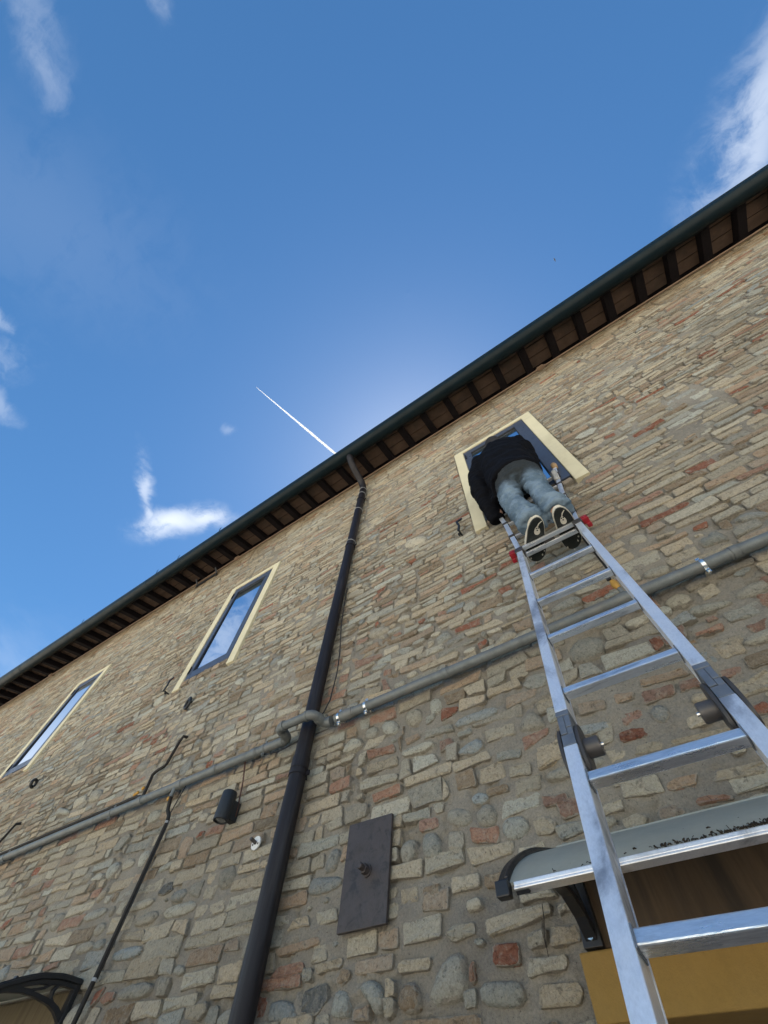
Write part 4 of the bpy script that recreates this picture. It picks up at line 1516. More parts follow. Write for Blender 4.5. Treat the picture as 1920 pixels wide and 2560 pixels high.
# ------------------------------------------------------------------ downpipe
dp = empty('downpipe', (-1.805, 1.64, 0.0))
parent_to(dp, house)
dp['label'] = 'dark round downpipe with swan neck under the gutter'
DX, DY, DR = -1.797, 1.635, 0.0475
arc = lambda a, b, c, n: [tuple(Vector(a).lerp(Vector(b), i / n).lerp(Vector(b).lerp(Vector(c), i / n), i / n)) for i in range(n + 1)]
mb = MB()
mb.tube([(DX, DY, 0.05), (DX, DY, 3.02)], DR, 28)
mb.build('lower_length', M['downpipe'], dp, smooth='angle')
mb = MB()
mb.tube([(DX, DY, 3.0), (DX, DY, 6.70)], DR - 0.002, 28)
mb.build('upper_length', M['downpipe'], dp, smooth='angle')
mb = MB()
neck = [(DX, DY, 6.62), (DX, DY, 6.70)] + [(DX, y_, z_) for y_, z_ in ((1.630, 6.745), (1.612, 6.805), (1.578, 6.855), (1.53, 6.888), (1.47, 6.918), (1.40, 6.950), (1.34, 6.990), (1.29, 7.040), (1.255, 7.095), (1.238, 7.150))]
mb.tube(neck, DR - 0.001, 24)
mb.build('swan_neck', M['downpipe'], dp, smooth='angle')
for z_ in (5.37, 6.11, 6.56, 6.70):
    mb = MB()
    mb.ring((DX, DY, z_), (0, 0.05, 1), DR + 0.0005, 0.0035, 28, 6)
    mb.build('joint_ring', M['joint'], dp, smooth=True)
mb = MB()
mb.tube([(DX, DY, 2.985), (DX, DY, 3.05)], DR + 0.003, 28)
mb.build('joint_sleeve', M['downpipe'], dp, smooth='angle')
for z_ in (2.96, 5.30, 6.40, 1.2):
    mb = MB()
    mb.tube([(DX, DY, z_ - 0.011), (DX, DY, z_ + 0.011)], DR + 0.0045, 28)
    mb.box((DX + DR + 0.012, DY + 0.012, z_), (0.028, 0.008, 0.024))
    mb.tube([(DX + 0.012, DY + 0.03, z_), (DX + 0.012, D + 0.03, z_)], 0.005, 8)
    mb.build('pipe_clamp', M['downpipe'], dp, smooth='angle')

# ------------------------------------------------------------------ door surround, panels
dsur = empty('door_surround', (0.15, D, 1.0))
parent_to(dsur, house)
dsur['label'] = 'ochre rendered door surround under the right canopy'
mb = MB()
a, b, c, d = DOOR
yo = D - 0.022
mb.span(DOOR_OUT[0], a, yo, D + 0.28, 0.0, d)
mb.span(b, DOOR_OUT[1], yo, D + 0.28, 0.0, d)
mb.span(DOOR_OUT[0], DOOR_OUT[1], yo, D + 0.28, d, DOOR_OUT[3])
mb.build('jamb', M['ochre'], dsur, bevel=0.005)
mb = MB()
mb.span(a, b, D + 0.20, D + 0.25, 0.0, d)
mb.build('door_leaf', M['frame'], dsur)
mb = MB()
mb.span(PANEL[0], PANEL[1], D - 0.010, D + 0.03, PANEL[2], PANEL[3])
mb.build('lintel_board', M['lintel'], house, bevel=0.004, label='brown stained board above the ochre door surround')
mb = MB()
mb.span(PANEL2[0], PANEL2[1], D - 0.010, D + 0.03, PANEL2[2] - 0.3, PANEL2[3])
mb.build('lintel_board', M['lintel_l'], house, bevel=0.004, label='streaked olive brown board under the left canopy')
mb = MB()
mb.span(DOOR2[0], DOOR2[1], D + 0.2, D + 0.25, 0, DOOR2[3])
mb.build('door_leaf', M['frame'], house)

# ------------------------------------------------------------------ galvanised service pipe with its jog round the downpipe
PY, PZ, PR = 1.632, 3.218, 0.0265
sp = empty('service_pipe', (-2.0, PY, PZ), 'galvanised steel pipe running level across the wall and jogging round the downpipe', 'pipe')


def corner(p, a, b, r, n=6):
    """rounded corner at p between directions towards a and b"""
    p, a, b = Vector(p), Vector(a), Vector(b)
    s = p + (a - p).normalized() * r
    e = p + (b - p).normalized() * r
    return [tuple(s.lerp(p, i / n).lerp(p.lerp(e, i / n), i / n)) for i in range(n + 1)]


PYF = 1.525
right_x, jr, jl, left_x = HX1 - 0.4, -1.665, -1.945, HX0 + 0.5
mb = MB()
mb.tube([(jr + 0.09, PY, PZ), (right_x, PY, PZ)], PR, 24)
mb.build('pipe_length', M['galv'], sp, smooth='angle')
mb = MB()
mb.tube([(left_x, PY, PZ), (jl - 0.045, PY, PZ)], PR, 24)
mb.build('pipe_length', M['galv'], sp, smooth='angle')
mb = MB()
mb.tube([(jl + 0.045, PYF, PZ + 0.004), (jr - 0.045, PYF, PZ + 0.004)], PR - 0.002, 24)
mb.build('pipe_length', M['galv'], sp, smooth='angle')
for (p, a, b) in (((jr, PY, PZ), (1, PY, PZ), (jr, PYF, PZ + 0.004)), ((jr, PYF, PZ + 0.004), (jr, PY, PZ), (-5, PYF, PZ + 0.004)),
                  ((jl, PYF, PZ + 0.004), (5, PYF, PZ + 0.004), (jl, PY, PZ)), ((jl, PY, PZ), (jl, PYF, PZ), (-9, PY, PZ))):
    mb = MB()
    cpt = corner(p, a, b, 0.045)
    mb.tube(cpt, PR + 0.0015, 20)
    for q_, t_ in ((cpt[0], Vector(cpt[0]) - Vector(cpt[1])), (cpt[-1], Vector(cpt[-1]) - Vector(cpt[-2]))):
        t_ = t_.normalized()
        mb.tube([Vector(q_) - t_ * 0.004, Vector(q_) + t_ * 0.010], PR + 0.0045, 20)
    mb.build('elbow', M['galv'], sp, smooth='angle')
# couplings
for x, L in ((-1.49, 0.085), (-2.24, 0.04), (-2.60, 0.03), (-2.96, 0.06), (-3.38, 0.045), (0.16, 0.10), (-0.82, 0.03), (0.62, 0.03), (-5.6, 0.05), (-7.9, 0.05)):
    mb = MB()
    mb.tube([(x - L / 2, PY, PZ), (x + L / 2, PY, PZ)], PR + 0.004, 24)
    mb.tube([(x - L / 2 - 0.012, PY, PZ), (x - L / 2 - 0.002, PY, PZ)], PR + 0.002, 24)
    mb.tube([(x + L / 2 + 0.002, PY, PZ), (x + L / 2 + 0.012, PY, PZ)], PR + 0.002, 24)
    mb.build('coupling', M['galv'], sp, smooth='angle')
# bright saddle clamps with their bolts
for x in (0.49, -1.35, -1.545, -2.15, -3.72, -5.2, -7.3, 2.2):
    mb = MB()
    mb.tube([(x - 0.008, PY, PZ), (x + 0.008, PY, PZ)], PR + 0.003, 24)
    mb.box((x, PY - 0.004, PZ - PR - 0.012), (0.016, 0.006, 0.026))
    mb.box((x, PY - 0.004, PZ + PR + 0.010), (0.016, 0.006, 0.020))
    mb.box((x, (PY + D) / 2 + 0.03, PZ), (0.012, D - PY, 0.012))
    cm_ = M['zinc'] if x in (0.49, -1.35, -1.545) else M['galv']
    c_ = mb.build('pipe_clamp', cm_, sp, smooth='angle')
    mb = MB()
    mb.tube([(x, PY - 0.016, PZ - PR - 0.016), (x, PY + 0.010, PZ - PR - 0.016)], 0.0055, 6)
    mb.build('bolt', cm_, c_, smooth='angle')
# tee with a short stub where the drop line leaves
mb = MB()
mb.tube([(-2.985, PY - 0.01, PZ - 0.01), (-2.992, PY - 0.008, PZ - 0.075)], 0.013, 14)
mb.build('stub', M['galv'], sp, smooth='angle')

# drop line: foam-sleeved tube, with a thin cable beside it
dl = empty('drop_line', (-2.97, 1.66, 2.6), 'black sleeved tube dropping straight down from the level pipe left of the lamp', 'pipe')
mb = MB()
top = [(-2.992, 1.628, 3.15), (-3.004, 1.640, 3.12), (-2.995, 1.650, 3.07), (-2.962, 1.655, 3.035), (-2.951, 1.657, 3.0)]
mb.tube(top, 0.0125, 10)
mb.build('upper_bend', M['foam'], dl, smooth='angle')
mb = MB()
mb.tube([(-2.951, 1.657, 2.985), (-2.953, 1.658, 2.6), (-2.958, 1.658, 2.3)], 0.0118, 12)
mb.build('sleeve', M['foam'], dl, smooth='angle')
mb = MB()
mb.tube([(-2.959, 1.658, 2.292), (-2.966, 1.658, 2.1), (-2.975, 1.658, 1.2)], 0.0118, 12)
mb.build('sleeve', M['foam'], dl, smooth='angle')
for z_ in (2.993, 2.296):
    mb = MB()
    mb.tube([(-2.952 - (2.993 - z_) * 0.009, 1.658, z_ - 0.006), (-2.952 - (2.993 - z_) * 0.009, 1.658, z_ + 0.006)], 0.0135, 12)
    mb.build('tie', M['joint'], dl, smooth='angle')
mb = MB()
mb.tube([(-2.89, 1.64, 3.20), (-2.93, 1.65, 3.12), (-2.955, 1.655, 3.05), (-2.935, 1.66, 2.97), (-2.936, 1.662, 2.6), (-2.943, 1.662, 2.3)], 0.0038, 6)
mb.build('side_cable', M['cable'], dl, smooth=True)
for (x, z_) in ((-3.02, 3.17), (-3.028, 3.145)):
    mb = MB()
    mb.ball((x, 1.635, z_), (0.013, 0.011, 0.016), 8, 6)
    mb.build('sealant_blob', M['yellow'], dl, smooth=True)

# zig-zag sleeved tube above the pipe, running on along it to the left
zl = empty('zigzag_tube', (-3.5, 1.66, 3.4), 'black sleeved tube zig-zagging up the wall and running along the top of the level pipe', 'pipe')
mb = MB()
zp = [(-3.300, 1.70, 3.712), (-3.308, 1.664, 3.706), (-3.326, 1.662, 3.655), (-3.347, 1.662, 3.49), (-3.365, 1.662, 3.474), (-3.424, 1.662, 3.467), (-3.455, 1.662, 3.458), (-3.477, 1.662, 3.44), (-3.462, 1.662, 3.36), (-3.455, 1.664, 3.262)]
mb.tube(zp, 0.0115, 10)
mb.build('riser', M['foam'], zl, smooth='angle')
mb = MB()
mb.tube([(-3.46, 1.660, 3.275), (-3.54, 1.660, 3.297), (-3.9, 1.66, 3.295), (-4.6, 1.66, 3.299), (-5.5, 1.66, 3.301), (-7.0, 1.66, 3.30), (-9.5, 1.66, 3.30)], 0.0105, 10)
mb.build('run', M['foam'], zl, smooth='angle')
for (x, z_) in ((-3.50, 3.345), (-3.575, 3.318), (-3.55, 3.325)):
    mb = MB()
    mb.ball((x, 1.655, z_), (0.016, 0.011, 0.014), 8, 6)
    mb.build('sealant_blob', M['yellow'], zl, smooth=True)
tb = empty('tube_end', (-5.66, 1.66, 3.5), 'short black tube slanting out of the wall by the left edge', 'pipe')
mb = MB()
mb.tube([(-5.645, 1.70, 3.60), (-5.655, 1.664, 3.585), (-5.716, 1.66, 3.446), (-5.74, 1.655, 3.31)], 0.011, 10)
mb.build('tube', M['foam'], tb, smooth='angle')

# thin black cable beside the downpipe
cb = MB()
cb.tube([(-1.752, 1.675, 4.62), (-1.748, 1.672, 4.44), (-1.735, 1.672, 4.16), (-1.688, 1.672, 3.80), (-1.679, 1.672, 3.64), (-1.694, 1.670, 3.42), (-1.724, 1.665, 3.34), (-1.80, 1.655, 3.27), (-1.90, 1.66, 3.20), (-1.99, 1.64, 3.168), (-2.08, 1.63, 3.166), (-2.15, 1.635, 3.185)], 0.0042, 8)
cb.build('cable', M['cable'], None, smooth=True, label='thin black cable hanging beside the downpipe down to the level pipe', cat='cable')

# ------------------------------------------------------------------ wall lamp
lp = empty('wall_lamp', (-2.30, 1.60, 2.905), 'black up-and-down wall lamp below the level pipe', 'lamp')
LX, LY, Lz0, Lz1 = -2.312, 1.605, 2.836, 2.985
mb = MB()
prof = []
for i in range(28):
    t = 2 * math.pi * i / 28
    rx_ = 0.042
    ry_ = 0.040
    prof.append((LX + rx_ * math.copysign(abs(math.cos(t)) ** 0.85, math.cos(t)), LY + ry_ * math.copysign(abs(math.sin(t)) ** 0.85, math.sin(t))))
prof2 = [(LX - 0.030, D - 0.03), (LX + 0.030, D - 0.03)]
ring = lambda z_, k=1.0: [Vector((LX + (p[0] - LX) * k, LY + (p[1] - LY) * k, z_)) for p in prof]
mb.loft([ring(Lz0 + 0.012, 0.82), ring(Lz0, 0.86), ring(Lz0, 0.985), ring(Lz0 + 0.003), ring(Lz1 - 0.003), ring(Lz1, 0.985), ring(Lz1, 0.86), ring(Lz1 - 0.012, 0.82)])
mb.build('body', M['lamp'], lp, smooth='angle')
mb = MB()
mb.span(LX - 0.026, LX + 0.026, LY + 0.03, D - 0.006, Lz0 + 0.02, Lz1 - 0.03)
mb.build('wall_bracket', M['lamp'], lp, bevel=0.005)
mb = MB()
mb.tube([(LX, LY, Lz0 + 0.004), (LX, LY, Lz0 + 0.009)], 0.0295, 24)
mb.build('lens', M['lens'], lp, smooth='angle')
mb = MB()
mb.ring((LX, LY, Lz0 + 0.002), (0, 0, 1), 0.031, 0.0022, 24, 6)
mb.build('lens_ring', M['lamp'], lp, smooth=True)
for dx in (0.0, 0.007):
    mb = MB()
    mb.tube([(LX + 0.024 + dx, 1.675, 2.88), (LX + 0.018 + dx, 1.672, 2.95), (LX - 0.004 + dx * 0.6, 1.668, 3.08), (LX - 0.02 + dx * 0.8, 1.66, 3.15), (LX - 0.022 + dx, 1.645, 3.20)], 0.0028, 6)
    mb.build('wire', M['wirered'], lp, smooth=True)

# white disc fixing with a stub bolt
fx = empty('wall_fixing', (-2.048, D - 0.02, 2.706), 'small white round wall plate with a stub bolt beside the downpipe', 'fixing')
mb = MB()
mb.tube([(-2.048, D - 0.012, 2.706), (-2.048, D - 0.020, 2.706)], 0.031, 20)
mb.build('plate', M['white'], fx, smooth='angle')
mb = MB()
mb.tube([(-2.048, D - 0.02, 2.706), (-2.050, D - 0.058, 2.712)], 0.009, 10)
mb.build('bolt', M['knob'], fx, smooth='angle')
for dx in (-0.018, 0.018):
    mb = MB()
    mb.tube([(-2.048 + dx, D - 0.0203, 2.700), (-2.048 + dx, D - 0.022, 2.700)], 0.005, 8)
    mb.build('screw', M['knob'], fx)

# ------------------------------------------------------------------ iron anchor plate
ap = empty('anchor_plate', (-1.297, D - 0.015, 2.459), 'tall dark iron anchor plate bolted to the wall right of the downpipe', 'iron plate')
mb = MB()
mb.add([(-1.411, D - 0.014, 2.643), (-1.419, D - 0.014, 2.276), (-1.186, D - 0.014, 2.277), (-1.174, D - 0.014, 2.640),
        (-1.411, D - 0.030, 2.643), (-1.419, D - 0.030, 2.276), (-1.186, D - 0.030, 2.277), (-1.174, D - 0.030, 2.640)],
       [(0, 1, 2, 3), (4, 7, 6, 5), (0, 4, 5, 1), (1, 5, 6, 2), (2, 6, 7, 3), (3, 7, 4, 0)])
mb.build('plate', M['iron'], ap, bevel=0.002)
BX, BZ = -1.292, 2.452
mb = MB()
mb.tube([(BX, D - 0.03, BZ), (BX, D - 0.036, BZ)], 0.024, 20)
mb.build('washer', M['iron'], ap, smooth='angle')
mb = MB()
mb.tube([(BX, D - 0.036, BZ), (BX, D - 0.060, BZ)], 0.0195, 6)
mb.build('nut', M['iron'], ap, bevel=0.002)
mb = MB()
mb.tube([(BX, D - 0.060, BZ), (BX, D - 0.084, BZ), (BX, D - 0.087, BZ)], [0.0125, 0.0125, 0.010], 14)
mb.build('bolt_end', M['iron'], ap, smooth='angle')

# ------------------------------------------------------------------ shutter stops and rings
def shutter_stop(x, z_, s, label):
    t = empty('shutter_stop', (x, D, z_), label, 'shutter stop', 'iron shutter stops below the windows')
    m_ = MB()
    m_.tube([(x, D + 0.02, z_ - 0.075 * s), (x, D - 0.075, z_ - 0.075 * s)], 0.007, 8)
    m_.build('pin', M['black'], t, smooth='angle')
    m_ = MB()
    m_.strip([(x, D - 0.068, z_ - 0.09 * s), (x + 0.012, D - 0.068, z_ - 0.02 * s), (x - 0.002, D - 0.068, z_ + 0.055 * s)], (0, 1, 0), 0.012, 0.019)
    m_.build('catch', M['black'], t, bevel=0.002)
    m_ = MB()
    m_.strip([(x - 0.008, D - 0.068, z_ + 0.05 * s), (x + 0.05, D - 0.066, z_ + 0.068 * s)], (0, 1, 0), 0.012, 0.018)
    m_.build('head', M['black'], t, bevel=0.002)
    m_ = MB()
    m_.ball((x - 0.014, D - 0.03, z_ - 0.08 * s), (0.012, 0.016, 0.012), 8, 6)
    m_.build('nut', M['black'], t, smooth=True)


shutter_stop(-0.585, 4.60, 1.0, 'black iron shutter stop left of the square window where the man works')
shutter_stop(-4.13, 4.545, 1.0, 'black iron shutter stop at the lower left corner of the tall window')
for i, (x, z_, lb) in enumerate(((-3.547, 4.115, 'black ring on the wall under the tall window'), (-6.05, 4.07, 'small black fitting on the wall under the farthest window'))):
    t = empty('wall_ring', (x, D, z_), lb, 'wall ring')
    mb = MB()
    mb.ring((x, D - 0.03, z_), (0.25, 1, 0.1), 0.05, 0.012, 24, 8) if i == 0 else mb.ring((x, D - 0.03, z_), (1, 0.6, 0), 0.035, 0.016, 20, 8)
    mb.build('ring', M['black'], t, smooth=True)
    mb = MB()
    mb.tube([(x, D + 0.01, z_ + 0.03), (x, D - 0.04, z_ + 0.03)], 0.010, 8)
    mb.build('staple', M['black'], t, smooth='angle')

# valve with yellow handle on the pipe behind the ladder, and the tube above it
vv = empty('pipe_valve', (0.14, 1.63, 3.30), 'small brass valve with yellow body on the level pipe behind the ladder', 'valve')
mb = MB()
mb.tube([(0.150, 1.615, PZ + 0.02), (0.145, 1.61, PZ + 0.055)], 0.010, 10)
mb.build('stem', M['galv'], vv, smooth='angle')
mb = MB()
mb.tube([(0.146, 1.61, PZ + 0.05), (0.141, 1.605, PZ + 0.075), (0.138, 1.60, PZ + 0.10)], [0.012, 0.019, 0.012], 10)
mb.build('body', M['yellow'], vv, smooth='angle')
mb = MB()
mb.box((0.131, 1.595, PZ + 0.135), (0.022, 0.014, 0.055))
mb.build('handle', M['black'], vv, bevel=0.003)
mb = MB()
mb.tube([(0.165, 1.64, 3.42), (0.162, 1.645, 3.53), (0.158, 1.65, 3.70), (0.155, 1.66, 3.80)], 0.012, 10)
mb.build('insulated_tube', M['foam'], None, smooth='angle', label='short black insulated tube on the wall behind the upper ladder rungs', cat='pipe')

# ------------------------------------------------------------------ canopies
def canopy(x0, x1, prof, bracket_x, cap_left, label, scroll):
    t = empty('door_canopy', ((x0 + x1) / 2, 1.45, prof[0][1]), label, 'canopy')
    # finer profile
    pf = []
    for i in range(len(prof) - 1):
        for k in range(4):
            u = k / 4
            p0 = prof[max(i - 1, 0)]
            p1, p2 = prof[i], prof[i + 1]
            p3 = prof[min(i + 2, len(prof) - 1)]
            pf.append(tuple(0.5 * (2 * p1[a] + (p2[a] - p0[a]) * u + (2 * p0[a] - 5 * p1[a] + 4 * p2[a] - p3[a]) * u * u + (3 * p1[a] - p0[a] - 3 * p2[a] + p3[a]) * u ** 3) for a in (0, 1)))
    pf.append(prof[-1])
    m_ = MB()
    xm = (x0 + x1) / 2
    m_.strip([(xm, p[0], p[1]) for p in pf], (1, 0, 0), x1 - x0 - 0.03, 0.006)
    m_.build('sheet', M['sheet'], t, smooth='angle')
    yf, zf = prof[-1]
    m_ = MB()
    m_.box((xm, yf - 0.001, zf - 0.004), (x1 - x0 - 0.052, 0.010, 0.010))
    m_.box((xm, yf + 0.008, zf - 0.0125), (x1 - x0 - 0.052, 0.036, 0.006))
    m_.box((xm, yf + 0.030, zf - 0.008), (x1 - x0 - 0.052, 0.006, 0.010))
    m_.build('front_bar', M['alu'], t, bevel=0.002)
    m_ = MB()
    m_.box((xm, prof[0][0], prof[0][1] + 0.004), (x1 - x0 - 0.02, 0.02, 0.03))
    m_.box((xm, prof[0][0] - 0.03, prof[0][1] - 0.018), (x1 - x0 - 0.06, 0.010, 0.006))
    m_.build('wall_rail', M['sheet'], t, bevel=0.002)
    for xe in (x0, x1):
        m_ = MB()
        m_.strip([(xe, p[0], p[1] + 0.002) for p in pf], (1, 0, 0), 0.030, 0.017)
        m_.strip([(xe + (0.008 if xe == x0 else -0.008), p[0], p[1] + 0.012) for p in pf], (1, 0, 0), 0.010, 0.010)
        m_.box((xe, yf - 0.008, zf - 0.012), (0.034, 0.026, 0.032))
        m_.build('end_cap', M['blackplastic'], t, bevel=0.003)
    for bx_ in bracket_x:
        bk = None
        m_ = MB()
        z0 = prof[0][1]
        under = [(bx_, p[0], p[1] - 0.016) for p in pf]
        m_.strip(under, (1, 0, 0), 0.034, 0.018)
        m_.strip([(bx_, D - 0.018, z0 + 0.004), (bx_, D - 0.018, z0 - 0.235)], (1, 0, 0), [0.036, 0.056], 0.026)
        if scroll:
            low = [(bx_, 1.675, z0 - 0.125), (bx_, 1.63, z0 - 0.100), (bx_, 1.584, z0 - 0.087), (bx_, 1.50, z0 - 0.080), (bx_, 1.43, z0 - 0.080), (bx_, 1.36, z0 - 0.092), (bx_, 1.28, z0 - 0.115), (bx_, yf + 0.03, zf - 0.02)]
            m_.strip(low, (1, 0, 0), 0.030, [0.024, 0.022, 0.02, 0.016, 0.018, 0.02, 0.02, 0.02])
            m_.strip([(bx_, 1.588, z0 - 0.02), (bx_, 1.572, z0 - 0.05), (bx_, 1.578, z0 - 0.075), (bx_, 1.61, z0 - 0.095)], (1, 0, 0), 0.026, 0.014)
            m_.strip([(bx_, 1.56, z0 - 0.026), (bx_, 1.52, z0 - 0.052), (bx_, 1.46, z0 - 0.072), (bx_, 1.40, z0 - 0.080)], (1, 0, 0), 0.026, 0.010)
            m_.strip([(bx_, 1.415, z0 - 0.076), (bx_, 1.38, z0 - 0.06), (bx_, 1.36, z0 - 0.055)], (1, 0, 0), 0.026, 0.02)
        else:
            low = [(bx_, D - 0.022, z0 - 0.21), (bx_, 1.625, z0 - 0.175), (bx_, 1.55, z0 - 0.152), (bx_, 1.46, z0 - 0.150), (bx_, 1.36, z0 - 0.170), (bx_, yf + 0.05, zf + 0.0)]
            m_.strip(low, (1, 0, 0), 0.034, [0.030, 0.022, 0.016, 0.014, 0.014, 0.014])
            m_.strip([(bx_, 1.66, z0 - 0.19), (bx_, 1.60, z0 - 0.12), (bx_, 1.585, z0 - 0.03)], (1, 0, 0), 0.030, 0.018)
        bk = m_.build('bracket', M['blackplastic'], t, bevel=0.002)
        m_ = MB()
        m_.tube([(bx_, D - 0.030, z0 - 0.213), (bx_, D - 0.0375, z0 - 0.213)], 0.009, 8)
        m_.build('bolt', M['zinc'], bk)
    return t, pf


cp, cpf = canopy(-0.505, 0.86, [(1.69, 2.366), (1.614, 2.337), (1.465, 2.283), (1.348, 2.228), (1.258, 2.173), (1.205, 2.125)], (-0.462, 0.81), True,
                 'curved cloudy plastic door canopy with aluminium front bar, behind the ladder', False)
canopy(-4.65, -3.125, [(1.69, 2.306), (1.592, 2.302), (1.527, 2.291), (1.467, 2.277), (1.365, 2.236), (1.28, 2.19), (1.205, 2.125)], (-3.14, -4.62), False,
       'door canopy with black scroll bracket at the lower left corner', True)
# leaf litter caught behind the front bar of the right canopy
lr = random.Random(5)
mb = MB()
for k in range(900):
    x = lr.uniform(-0.14, 0.5) if k > 30 else lr.uniform(-0.4, 0.3)
    u = abs(lr.gauss(0, 0.0035)) if k > 14 else lr.uniform(0, 0.05)
    if k > 30 and lr.random() > min(1, (x + 0.2) * 2.2):
        continue
    p = Vector((x, 1.203 + u, 2.1275 + u * 0.9))
    dv = Vector((lr.uniform(-1, 1), lr.uniform(-0.5, 0.5), lr.uniform(-0.1, 0.5))).normalized() * lr.uniform(0.003, 0.010)
    mb.tube([p, p + dv * 0.5 + Vector((0, 0, 0.002)), p + dv], lr.uniform(0.0006, 0.0018), 4)
lit = mb.build('leaf_litter', M['twig'], cp, kind='stuff')
# dry stem hanging on the wall beside the canopy bracket
mb = MB()
mb.tube([(-0.587, D - 0.02, 2.247), (-0.590, D - 0.022, 2.215), (-0.601, D - 0.02, 2.18), (-0.603, D - 0.02, 2.13)], [0.0012, 0.002, 0.002, 0.001], 5)
mb.tube([(-0.596, D - 0.022, 2.213), (-0.605, D - 0.022, 2.185), (-0.604, D - 0.02, 2.15)], 0.0012, 5)
mb.build('dry_stem', M['twig'], None, label='thin dry stem hanging on the wall left of the canopy bracket', cat='stem')

# ------------------------------------------------------------------ ladder
TH = R(17.31)
LU = Vector((0.0085, math.sin(TH), math.cos(TH))).normalized()
LN = Vector((0, math.cos(TH), -math.sin(TH)))       # towards the wall
LXX = LN.cross(LU).normalized()
LXX = LXX if LXX.x > 0 else -LXX
LB = Vector((-0.0494, 0.2887, 0.0))
lad = empty('ladder', tuple(LB), 'aluminium folding ladder with hinges and red locks leaning on the square window', 'ladder')
lax = (LXX, LN, LU)


def lpt(x, n, s):
    return LB + LXX * x + LN * n + LU * s


HW = 0.1525
RW, RD = 0.0335, 0.060
SH = 2.43                     # hinge
for sd in (-1, 1):
    for (s0, s1, nm) in ((0.03, 2.372, 'lower_rail'), (2.488, 3.79, 'upper_rail')):
        mb = MB()
        xc = sd * (HW + RW / 2)
        L, sm = s1 - s0, (s0 + s1) / 2
        mb.box(lpt(xc, 0.004, sm), (RW, 0.008, L), lax)
        mb.box(lpt(sd * (HW + 0.0045), 0.031, sm), (0.007, 0.0455, L), lax)
        mb.box(lpt(xc, RD - 0.003, sm), (RW, 0.007, L), lax)
        mb.box(lpt(sd * (HW + RW - 0.004), 0.031, sm), (0.006, 0.0455, L), lax)
        mb.build(nm, M['alu'], lad, bevel=0.0022)
    mb = MB()
    mb.box(lpt(sd * (HW + RW / 2), 0.03, 0.022), (RW + 0.012, RD + 0.012, 0.05), lax)
    mb.build('rubber_foot', M['tanrubber'], lad, bevel=0.004)
    # hinge: two stepped cast halves on the rail and the round lock plates on both sides
    xc = sd * (HW + RW / 2)
    mb = MB()
    mb.box(lpt(xc, 0.028, 2.479), (RW + 0.001, 0.056, 0.017), lax)
    mb.box(lpt(xc - 0.0075, 0.027, 2.440), (RW - 0.017, 0.052, 0.060), lax)
    mb.box(lpt(xc + 0.0085, 0.027, 2.450), (RW - 0.019, 0.052, 0.040), lax)
    mb.build('hinge_half', M['cast'], lad, bevel=0.0018)
    mb = MB()
    mb.box(lpt(xc, 0.0275, 2.390), (RW - 0.001, 0.053, 0.034), lax)
    mb.box(lpt(xc + 0.0085, 0.0275, 2.4175), (RW - 0.019, 0.053, 0.021), lax)
    mb.build('hinge_half', M['cast'], lad, bevel=0.0018)
    for k, dx in ((0, -0.0055), (1, RW + 0.0055)):
        mb = MB()
        c = lpt(sd * (HW + dx), 0.036, 2.388)
        oval = lambda off, kk: [c + LXX * off + LU * (0.068 * kk * math.cos(2 * math.pi * i / 36)) + LN * (0.036 * kk * math.sin(2 * math.pi * i / 36)) for i in range(36)]
        mb.loft([oval(-0.0048, 0.94), oval(-0.0036, 1.0), oval(0.0036, 1.0), oval(0.0048, 0.94)])
        mb.build('lock_plate', M['darkplastic'], lad, smooth='angle')
    mb = MB()
    c = lpt(sd * (HW - 0.010), 0.036, 2.386)
    e = c - LXX * sd * 0.034
    mb.tube([c, c - LXX * sd * 0.031, e], [0.0215, 0.0215, 0.0195], 24)
    kn = mb.build('hinge_knob', M['knob'], lad, smooth='angle')
    mb = MB()
    mb.tube([e, e - LXX * sd * 0.006], 0.0042, 8)
    mb.build('bolt', M['zinc'], kn)
    # red lock lever and its clamp
    xc = sd * (HW + RW / 2)
    mb = MB()
    mb.box(lpt(xc, 0.020, 3.800), (RW + 0.014, 0.050, 0.060), lax)
    mb.build('lock_clamp', M['darkplastic'], lad, bevel=0.004)
    mb = MB()
    x_o = sd * (HW + RW + 0.0245)
    mb.box(lpt(x_o, 0.014, 3.812), (0.034, 0.034, 0.052), lax)
    mb.box(lpt(x_o + sd * 0.006, 0.040, 3.806), (0.024, 0.024, 0.060), lax)
    mb.box(lpt(x_o, -0.005, 3.812), (0.022, 0.006, 0.030), lax)
    mb.build('lock_lever', M['red'], lad, bevel=0.005)
# rungs
rs_ = [3.424, 3.136, 2.852, 2.565, 2.283, 2.001, 1.718, 1.435, 1.152, 0.869, 0.586, 0.303]
for s in rs_:
    mb = MB()
    mb.box(lpt(0, 0.0175, s), (2 * HW, 0.027, 0.0225), lax)
    rg = mb.build('rung', M['alu_rung'], lad, bevel=0.0028)
    for sd in (-1, 1):
        mb = MB()
        c = lpt(sd * (HW - 0.0015), 0.018, s)
        mb.box(c, (0.003, 0.036, 0.031), lax)
        mb.build('flange', M['cast'], rg, bevel=0.001)
mb = MB()
mb.box(lpt(0, 0.012, 3.826), (2 * HW + 0.012, 0.024, 0.020), lax)
mb.build('rung', M['alu_rung'], lad, bevel=0.002)
mb = MB()
mb.box(lpt(0, 0.053, 3.826), (2 * HW - 0.004, 0.026, 0.020), lax)
mb.build('rung', M['alu_rung'], lad, bevel=0.002)
mb = MB()
mb.box(lpt(0.0, 0.032, 3.8225), (0.06, 0.020, 0.010), lax)
mb.build('spacer', M['darkplastic'], lad)
